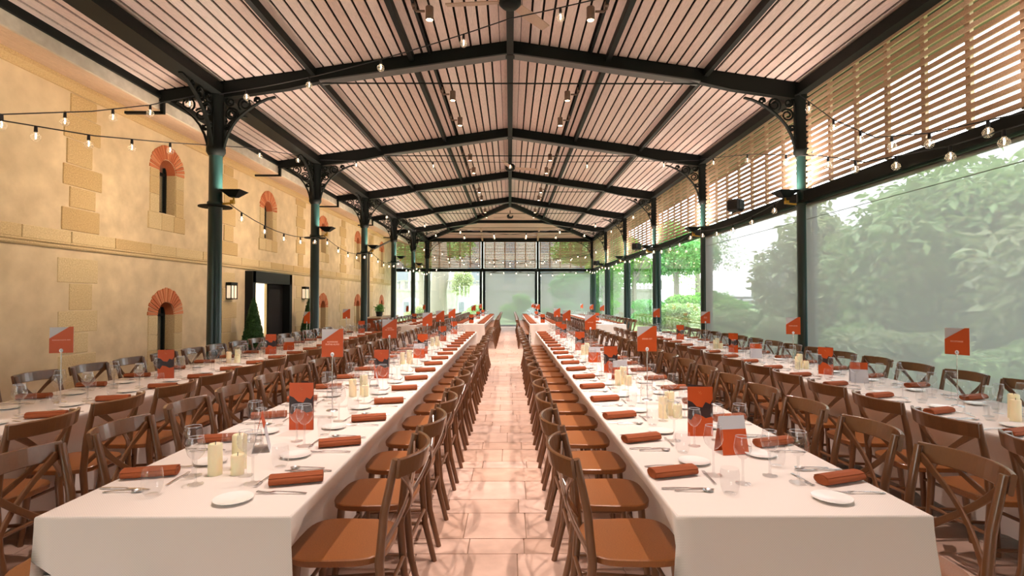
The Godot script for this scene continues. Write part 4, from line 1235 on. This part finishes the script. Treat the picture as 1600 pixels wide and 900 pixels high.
var proto := {}
func make_protos():
	proto.chair = make_chair()
	var wg = wine_glass(0.215, 0.042, 0.105)
	var t = Node3D.new(); t.set_meta("base_name", "wine_glass"); t.set_meta("category", "glass")
	part("bowl", wg[0], M.glass, t); part("stem", wg[1], M.glass, t); part("rim", wg[2], M.rim_glass, t); proto.red = t
	wg = wine_glass(0.195, 0.036, 0.095)
	t = Node3D.new(); t.set_meta("base_name", "white_wine_glass"); t.set_meta("category", "glass")
	part("bowl", wg[0], M.glass, t); part("stem", wg[1], M.glass, t); part("rim", wg[2], M.rim_glass, t); proto.white = t
	var m = MB.new()
	m.lathe([Vector2(0, 0.006), Vector2(0.022, 0.005), Vector2(0.024, 0.0), Vector2(0.034, 0.02), Vector2(0.0385, 0.05), Vector2(0.037, 0.085), Vector2(0.034, 0.102)], 18)
	proto.tumbler = lone("water_tumbler", m.mesh(), M.glass, "glass")
	m = MB.new()
	m.lathe([Vector2(0, 0.001), Vector2(0.035, 0.0), Vector2(0.045, 0.004), Vector2(0.072, 0.012), Vector2(0.071, 0.014), Vector2(0.046, 0.008), Vector2(0, 0.006)], 24)
	proto.plate = lone("side_plate", m.mesh(), M.porcelain, "plate")
	# rolled napkin, 21 cm long
	var flap = MB.new()
	flap.strap([Vector3(-0.030, 0.0345, 0), Vector3(-0.010, 0.0405, 0), Vector3(0.018, 0.039, 0), Vector3(0.035, 0.031, 0)], 0.209, 0.003, Vector3(0, 0, 1))
	t = Node3D.new(); t.set_meta("base_name", "rolled_napkin"); t.set_meta("category", "napkin")
	part("roll", smooth_roll(), M.napkin, t); part("flap", flap.mesh(), M.napkin, t); proto.napkin = t
	# cutlery lies along local z
	m = MB.new()
	m.strap([Vector3(0, 0.004, 0.105), Vector3(0, 0.006, 0.06), Vector3(0, 0.006, 0.0), Vector3(0, 0.004, -0.01)], [0.012, 0.010, 0.007, 0.012], 0.004, Vector3.RIGHT)
	m.strap([Vector3(0, 0.004, -0.01), Vector3(0, 0.004, -0.06), Vector3(0.004, 0.003, -0.105)], [0.012, 0.019, 0.006], 0.0018, Vector3.RIGHT)
	proto.knife = lone("table_knife", m.mesh(), M.chrome, "knife")
	m = MB.new()
	m.strap([Vector3(0, 0.003, 0.10), Vector3(0, 0.007, 0.05), Vector3(0, 0.009, -0.02), Vector3(0, 0.006, -0.04)], [0.014, 0.009, 0.006, 0.020], 0.003, Vector3.RIGHT)
	for x in [-0.009, -0.003, 0.003, 0.009]:
		m.strap([Vector3(x, 0.005, -0.038), Vector3(x, 0.004, -0.065), Vector3(x * 0.8, 0.008, -0.10)], 0.0032, 0.002, Vector3.RIGHT)
	proto.fork = lone("table_fork", m.mesh(), M.chrome, "fork")
	m = MB.new()
	m.strap([Vector3(0, 0.003, 0.08), Vector3(0, 0.006, 0.04), Vector3(0, 0.007, -0.02), Vector3(0, 0.005, -0.034)], [0.012, 0.008, 0.005, 0.016], 0.003, Vector3.RIGHT)
	for x in [-0.006, 0.0, 0.006]:
		m.strap([Vector3(x, 0.004, -0.032), Vector3(x, 0.004, -0.055), Vector3(x * 0.8, 0.007, -0.08)], 0.003, 0.002, Vector3.RIGHT)
	proto.dessert_fork = lone("dessert_fork", m.mesh(), M.chrome, "fork")
	m = MB.new()
	m.strap([Vector3(0, 0.003, 0.08), Vector3(0, 0.006, 0.04), Vector3(0, 0.008, -0.03)], [0.013, 0.009, 0.006], 0.003, Vector3.RIGHT)
	m.lathe([Vector2(0, 0), Vector2(0.010, 0.001), Vector2(0.016, 0.006), Vector2(0.0155, 0.0075), Vector2(0.009, 0.003), Vector2(0, 0.0015)], 14, Transform3D(Basis.from_scale(Vector3(1, 1, 1.45)), Vector3(0, 0.001, -0.052)))
	proto.spoon = lone("dessert_spoon", m.mesh(), M.chrome, "spoon")

func smooth_roll():
	var m = MB.new()
	var rings = []
	for e in [[-0.105, 0.80], [-0.103, 0.97], [-0.06, 1.0], [0.06, 1.0], [0.103, 0.97], [0.105, 0.80]]:
		var row = []
		for i in 17:
			var a = TAU * i / 16
			row.append(Vector3(cos(a) * 0.040 * e[1], 0.020 + sin(a) * 0.020 * e[1], e[0]))
		rings.append(row)
	m.sheet(rings, func(p): return Vector3(0, 0.020, p.z * 0.97))
	for e in [0, 5]:
		for i in 16: m.flat(Vector3(0, 0.020, rings[e][0].z * 0.96), rings[e][i], rings[e][i + 1], Vector3(0, 0, signf(rings[e][0].z)))
	return m.mesh()

func lone(called, mesh, material, category):
	var o = MeshInstance3D.new()
	o.mesh = mesh; o.material_override = material
	o.set_meta("base_name", called); o.set_meta("category", category)
	return o
func put_copy(src, at, turn, label, group):
	return copy(src, at, turn, label, group)

func furniture():
	make_protos()
	proto.chair.set_meta("category", "chair")
	var T = [
		# x0, x1, d0, d1, name, side names (toward +x, toward -x), phase
		[-3.77, -2.87, 1.89, 12.45, "near stone wall table", "hall", "wall", 0.10, 0.0, 0.0],
		[-1.674, -0.772, 1.89, 12.40, "near left aisle table", "aisle", "wall", 0.0, 0.09, -0.07],
		[0.588, 1.499, 1.89, 12.45, "near right aisle table", "window", "aisle", 0.0, -0.1, 0.09],
		[2.75, 3.65, 1.89, 12.45, "near window table", "window", "hall", 0.12, 0.0, 0.0],
		[-3.62, -2.72, 15.3, 26.0, "far stone wall table", "hall", "wall", 0.0, 0.0, 0.0],
		[-1.674, -0.772, 16.0, 26.4, "far left aisle table", "aisle", "wall", 0.0, 0.0, 0.0],
		[0.588, 1.499, 16.0, 26.4, "far right aisle table", "window", "aisle", 0.0, 0.0, 0.0],
		[2.60, 3.50, 16.0, 26.4, "far window table", "window", "hall", 0.0, 0.0, 0.0],
	]
	var q = RandomNumberGenerator.new()
	q.seed = 99
	for ti in T.size():
		var t = T[ti]
		var far = ti >= 4
		var places = []
		var d = t[2] + 0.38 + t[7]
		while d < t[3] - 0.36:
			places.append(d); d += 0.565
		var nm = t[4]
		var tb = thing("banquet_table", P((t[0] + t[1]) / 2, 0, (t[2] + t[3]) / 2), "long banquet table under the white cloth, the %s" % nm, "table", "long banquet tables")
		var tm = MB.new(); tm.cham(Vector3(0, 0.731, 0), Vector3(t[1] - t[0] - 0.02, 0.035, t[3] - t[2] - 0.02), 0.006)
		part("tabletop", tm.mesh(), M.lattice_1, tb)
		var lg = MB.new(); lg.cham(Vector3(0, 0.357, 0), Vector3(0.05, 0.712, 0.05), 0.006)
		var lgm = lg.mesh()
		for sx in [-1, 1]:
			for f in [-0.48, -0.16, 0.16, 0.48]:
				part("leg", lgm, M.lattice_1, tb, Vector3(sx * 0.18, 0, f * (t[3] - t[2])))
		solo("tablecloth", tablecloth(t[0], t[1], t[2], t[3], places.map(func(v): return v + t[8]), places.map(func(v): return v + t[9])), M.cloth, Vector3.ZERO, "white linen cloth draped over the %s" % nm, "tablecloth", "white tablecloths")
		for side in [1, -1]:
			var sn = t[5] if side > 0 else t[6]
			var edge = t[1] if side > 0 else t[0]
			for i in places.size():
				var pd = places[i]
				var who = "%s place, %s side of the %s" % [WORDS[i], sn, nm]
				# the chair's local -z faces the table
				var turn = PI / 2 if side > 0 else -PI / 2
				var cx = edge + side * (0.055 + q.randf_range(-0.008, 0.012)); var cdp = pd + (t[8] if side > 0 else t[9]) + q.randf_range(-0.012, 0.012)
				var jit = q.randf_range(-0.035, 0.035)
				if seen(cx + side * 0.2, 0.7, cdp, 190):
					put_copy(proto.chair, P(cx, 0.0, cdp), turn + jit, "brown bentwood cross-back chair, " + who, "cross-back chairs")
				var put = func(key, u, v, rot, what, grp):
					var x = edge - side * u
					var dd = pd + (-v if side < 0 else v)
					var at = P(x + q.randf_range(-0.004, 0.004), 0.7535, dd + q.randf_range(-0.006, 0.006))
					if seen(at.x, 0.8, -at.z, 12):
						put_copy(proto[key], at, turn + rot + q.randf_range(-0.05, 0.05), what + ", " + who, grp)
				put.call("napkin", 0.120, -0.04, 0.30, "rolled rust brown napkin", "rolled napkins")
				put.call("plate", 0.275, -0.23, 0.0, "white side plate", "side plates")
				put.call("red", 0.30, -0.05, 0.0, "tall clear wine glass", "wine glasses")
				if not far:
					put.call("white", 0.375, 0.05, 0.0, "smaller clear wine glass", "white wine glasses")
					put.call("tumbler", 0.275, 0.17, 0.0, "clear water tumbler", "water tumblers")
					if pd < 9.0 or absf(edge) < 1.8:
						put.call("knife", 0.125, 0.115, 0.0, "steel knife", "table knives")
						put.call("spoon", 0.145, 0.145, 0.0, "steel spoon", "dessert spoons")
						put.call("dessert_fork", 0.262, -0.01, PI / 2, "small steel dessert fork", "dessert forks")
						put.call("fork", 0.125, -0.165, 0.0, "steel fork", "table forks")
	centrepieces()
	for k in proto: proto[k].free()

# ---------------------------------------------------------------- signs, menus, candles down the middle of the tables
func sign_stand(x, d, turn, lines, label):
	var t = thing("table_sign", P(x, 0.7535, d), label, "sign", "orange table signs", turn)
	var b = MB.new(); b.lathe([Vector2(0, 0.008), Vector2(0.036, 0.006), Vector2(0.04, 0.0), Vector2(0, 0)], 20)
	part("base", b.mesh(), M.chrome, t)
	var r = MB.new(); r.tube([Vector3(0, 0.005, 0), Vector3(0, 0.385, 0)], 0.0035, 8)
	part("rod", r.mesh(), M.chrome, t)
	var back = MB.new(); back.box(Vector3(0, 0.462, -0.004), Vector3(0.145, 0.19, 0.002))
	part("card_back", back.mesh(), M.grey_card, t)
	var fr = MB.new()
	fr.prism([Vector2(-0.0725, 0.367), Vector2(0.0725, 0.367), Vector2(0.0725, 0.560), Vector2(0.048, 0.560), Vector2(-0.0725, 0.475)], -0.001, 0.0015)
	var f = part("card_front", fr.mesh(), M.orange_print, t)
	var y = 0.462 if lines.size() == 1 else 0.47
	for s in lines:
		if s == "": continue
		var tm = TextMesh.new()
		var sf = SystemFont.new(); sf.font_names = PackedStringArray(["Droid Sans"]); sf.font_weight = 700
		tm.font = sf; tm.text = s; tm.font_size = 32; tm.depth = 0.0004
		tm.pixel_size = minf(0.0142 / 32.0, 0.118 / (s.length() * 22.0))
		part("lettering", tm, M.pale_print, f, Vector3(0, y, 0.0018))
		y -= 0.017
	var c = MB.new(); c.lathe([Vector2(0, 0.004), Vector2(0.010, 0.003), Vector2(0.0125, 0)], 14, Transform3D(Basis(Vector3.RIGHT, PI / 2).scaled_local(Vector3(1, 1, 1.25)), Vector3(0, 0.384, 0.002)))
	part("clip", c.mesh(), M.white_card, t)
	var dot = MB.new(); dot.box(Vector3(0, 0.386, 0.0062), Vector3(0.005, 0.007, 0.001))
	part("clip_mark", dot.mesh(), M.logo_grey, t)

func menu(x, d, turn, label):
	var t = thing("menu_card", P(x, 0.7535, d), label, "menu", "tall orange menu cards", turn)
	var w = 0.14; var h = 0.275
	var f = MB.new(); f.box(Vector3(0, h / 2, 0), Vector3(w, h, 0.003)); var fp = part("front_leaf", f.mesh(), M.orange_print, t)
	var b = MB.new(); b.box(Vector3(-w / 2, 0, 0), Vector3(w, h, 0.003))
	part("rear_leaf", b.mesh(), M.dark_print, t, Transform3D(Basis(Vector3.UP, -0.7), Vector3(w / 2, h / 2, -0.004)))
	var sil = MB.new()
	sil.prism([Vector2(-0.07, 0.10), Vector2(-0.052, 0.09), Vector2(-0.03, 0.125), Vector2(0.0, 0.118), Vector2(0.03, 0.10), Vector2(0.07, 0.11), Vector2(0.07, 0.205), Vector2(0.055, 0.178), Vector2(0.03, 0.19), Vector2(0.012, 0.16), Vector2(-0.02, 0.165), Vector2(-0.045, 0.19), Vector2(-0.07, 0.2)], 0.0015, 0.0022)
	part("picture", sil.mesh(), M.dark_print, fp)
	var mk = MB.new()
	mk.strap([Vector3(-0.010, 0.250, 0.002), Vector3(-0.004, 0.240, 0.002), Vector3(0.003, 0.248, 0.002)], 0.0022, 0.0006, Vector3(0, 0, 1))
	mk.strap([Vector3(-0.004, 0.238, 0.002), Vector3(0.004, 0.234, 0.002), Vector3(0.008, 0.240, 0.002)], 0.0022, 0.0006, Vector3(0, 0, 1))
	part("emblem", mk.mesh(), M.gold_print, fp)

func tent(x, d, turn, label, flip = false):
	var t = thing("tent_card", P(x, 0.7535, d), label, "card", "folded tent cards", turn)
	for s in [1, -1]:
		var b = Transform3D(Basis(Vector3.RIGHT, -s * 0.22), Vector3(0, 0.183, 0))
		var m = MB.new(); m.box(Vector3(0, -0.032, 0), Vector3(0.14, 0.064, 0.002))
		part("upper_panel", m.mesh(), M.orange_print if flip else M.grey_card, t, b)
		m = MB.new(); m.box(Vector3(0, -0.1248, 0), Vector3(0.14, 0.1216, 0.002))
		part("lower_panel", m.mesh(), M.grey_card if flip else M.orange_print, t, b)

func candle(x, d, h, r, label):
	var t = thing("pillar_candle", P(x, 0.7535, d), label, "candle", "ivory pillar candles")
	var m = MB.new(); m.lathe([Vector2(0, 0), Vector2(r, 0), Vector2(r, h - 0.006), Vector2(r - 0.004, h), Vector2(r * 0.6, h - 0.003), Vector2(0, h - 0.006)], 20)
	part("wax", m.mesh(), M.candle, t)
	var w = MB.new(); w.tube([Vector3(0, h - 0.008, 0), Vector3(0.001, h + 0.010, 0)], 0.0015, 5)
	part("wick", w.mesh(), M.wick, t)

func centrepieces():
	var L = -1.223; var R = 1.043; var A = -3.32; var W = 3.2; var AF = -3.17; var WF = 3.05
	var signs = [
		[L, 3.67, 0.06, ["AUVERGNE", "RHÔNE-ALPES"], "orange table sign nearest the camera on the left aisle table"],
		[L, 5.40, 0.06, ["CENTRE", "VAL DE LOIRE"], "second orange table sign along the near left aisle table"],
		[L, 7.87, 0.0, [""], "third orange table sign along the near left aisle table"],
		[L, 9.30, 0.1, [""], "fourth orange table sign along the near left aisle table"],
		[L, 11.2, 0.0, [""], "fifth orange table sign along the near left aisle table"],
		[R, 4.05, -0.05, ["GRAND EST"], "orange table sign nearest the camera on the right aisle table"],
		[R, 6.90, 0.1, ["BRETAGNE"], "second orange table sign along the near right aisle table"],
		[R, 9.80, 0.0, [""], "third orange table sign along the near right aisle table"],
		[R, 11.8, 0.1, [""], "fourth orange table sign along the near right aisle table"],
		[A, 3.95, 0.35, ["BOURGOGNE-FRANCHE-COMTÉ"], "orange table sign nearest the camera on the stone wall table"],
		[A, 8.70, -0.5, [""], "orange table sign before the second stone wall column"],
		[A, 10.8, 0.3, [""], "orange table sign seen against the pale stone pilaster"],
		[W, 3.80, -1.05, ["OCCITANIE"], "turned orange table sign nearest the camera on the window table"],
		[W, 6.00, -0.35, ["NORMANDIE"], "orange table sign beside the first window side column"],
		[W, 8.70, -0.45, ["ÎLE DE", "FRANCE"], "orange table sign beside the second window side column"],
		[W, 11.6, -0.35, [""], "orange table sign beside the third window side column"],
		[AF, 16.4, -0.8, [""], "first small orange table sign on the far stone wall table"],
		[AF, 19.6, -0.7, [""], "second small orange table sign on the far stone wall table"],
		[L, 17.8, 0.0, [""], "small orange table sign on the far left aisle table"],
		[L, 22.0, 0.5, [""], "last small orange table sign on the far left aisle table"],
		[R, 20.0, 0.1, [""], "first small orange table sign on the far right aisle table"],
		[R, 22.0, 0.0, [""], "second small orange table sign on the far right aisle table"],
		[R, 24.2, 0.2, [""], "last small orange table sign on the far right aisle table"],
		[WF, 17.6, 0.0, [""], "first small orange table sign on the far window table"],
		[WF, 19.9, 0.1, [""], "second small orange table sign on the far window table"],
		[WF, 22.6, 0.6, [""], "last small orange table sign on the far window table"],
	]
	for s in signs: sign_stand(s[0], s[1], s[2], s[3], s[4])
	var menus = [
		[L, 3.13, 0.0, "tall orange menu nearest the camera on the left aisle table"], [L - 0.02, 5.15, 0.0, "second tall menu along the near left aisle table"],
		[L, 7.45, 0.1, "third tall menu along the near left aisle table"], [L, 9.62, 0.1, "fourth tall menu along the near left aisle table"], [L, 11.6, 0.1, "fifth tall menu along the near left aisle table"],
		[R + 0.02, 2.98, 0.0, "tall orange menu nearest the camera on the right aisle table"], [R, 5.52, 0.0, "second tall menu along the near right aisle table"],
		[R, 7.95, 0.0, "third tall menu along the near right aisle table"], [R, 10.4, 0.0, "fourth tall menu along the near right aisle table"], [R, 11.4, 0.3, "fifth tall menu along the near right aisle table"],
		[A, 5.15, 0.25, "tall menu standing before the arched doorway on the stone wall table"], [A, 7.40, 0.2, "second tall menu along the near stone wall table"], [A, 11.9, 0.2, "last tall menu along the near stone wall table"],
		[W, 5.39, -0.9, "tall menu nearest the first column on the window table"], [W, 7.62, -0.9, "second tall menu along the near window table"], [W, 10.0, -0.6, "third tall menu along the near window table"],
		[L, 16.8, 0.0, "first tall menu on the far left aisle table"], [L, 20.4, 0.0, "second tall menu on the far left aisle table"], [L, 24.0, 0.0, "last tall menu on the far left aisle table"],
		[R, 17.0, 0.0, "first tall menu on the far right aisle table"], [R, 21.0, 0.0, "last tall menu on the far right aisle table"],
		[AF, 17.6, 0.0, "tall menu on the far stone wall table"], [WF, 18.6, 0.0, "tall menu on the far window table"],
	]
	for s in menus: menu(s[0], s[1], s[2], s[3])
	var tents = [
		[R + 0.06, 2.66, 0.18, "grey and orange tent card beside the nearest menu, right aisle table", false], [R, 5.05, 0.2, "grey and orange tent card in the middle of the right aisle table", false],
		[R - 0.02, 6.45, 0.1, "second grey and orange tent card of the right aisle table", false], [L - 0.04, 2.72, 1.95, "tent card seen edge on near the candles, left aisle table", true],
		[L + 0.02, 4.72, 1.78, "tent card seen edge on past the nearest left sign", true], [L + 0.04, 6.94, 0.0, "grey and orange tent card along the left aisle table", false],
		[W, 4.88, -0.35, "tent card with orange top on the window table", true], [W, 6.92, -0.3, "second tent card on the window table", true], [A, 8.0, 0.2, "tent card on the stone wall table", false],
	]
	for s in tents: tent(s[0], s[1], s[2], s[3], s[4])
	var groups = [
		[L - 0.02, 2.36, "left aisle table near end"], [L + 0.03, 4.22, "left aisle table past the first sign"], [L, 6.3, "left aisle table past the second sign"], [L, 8.7, "left aisle table past the third sign"],
		[R - 0.01, 3.46, "right aisle table near the first menu"], [R - 0.04, 4.75, "right aisle table past the first sign"], [R, 7.3, "right aisle table past the second sign"],
		[A, 3.35, "stone wall table near end"], [A, 6.4, "stone wall table middle"], [A, 9.8, "stone wall table far end"],
		[W + 0.02, 3.36, "window table near end"], [W, 5.85, "window table by the first column"], [W, 8.2, "window table far end"],
	]
	for s in groups:
		candle(s[0] - 0.045, s[1] - 0.02, 0.135, 0.029, "tall ivory pillar candle, " + s[2])
		candle(s[0] + 0.02, s[1] + 0.06, 0.155, 0.031, "tallest ivory pillar candle behind two others, " + s[2])
		candle(s[0] + 0.05, s[1] - 0.015, 0.085, 0.028, "short ivory pillar candle, " + s[2])
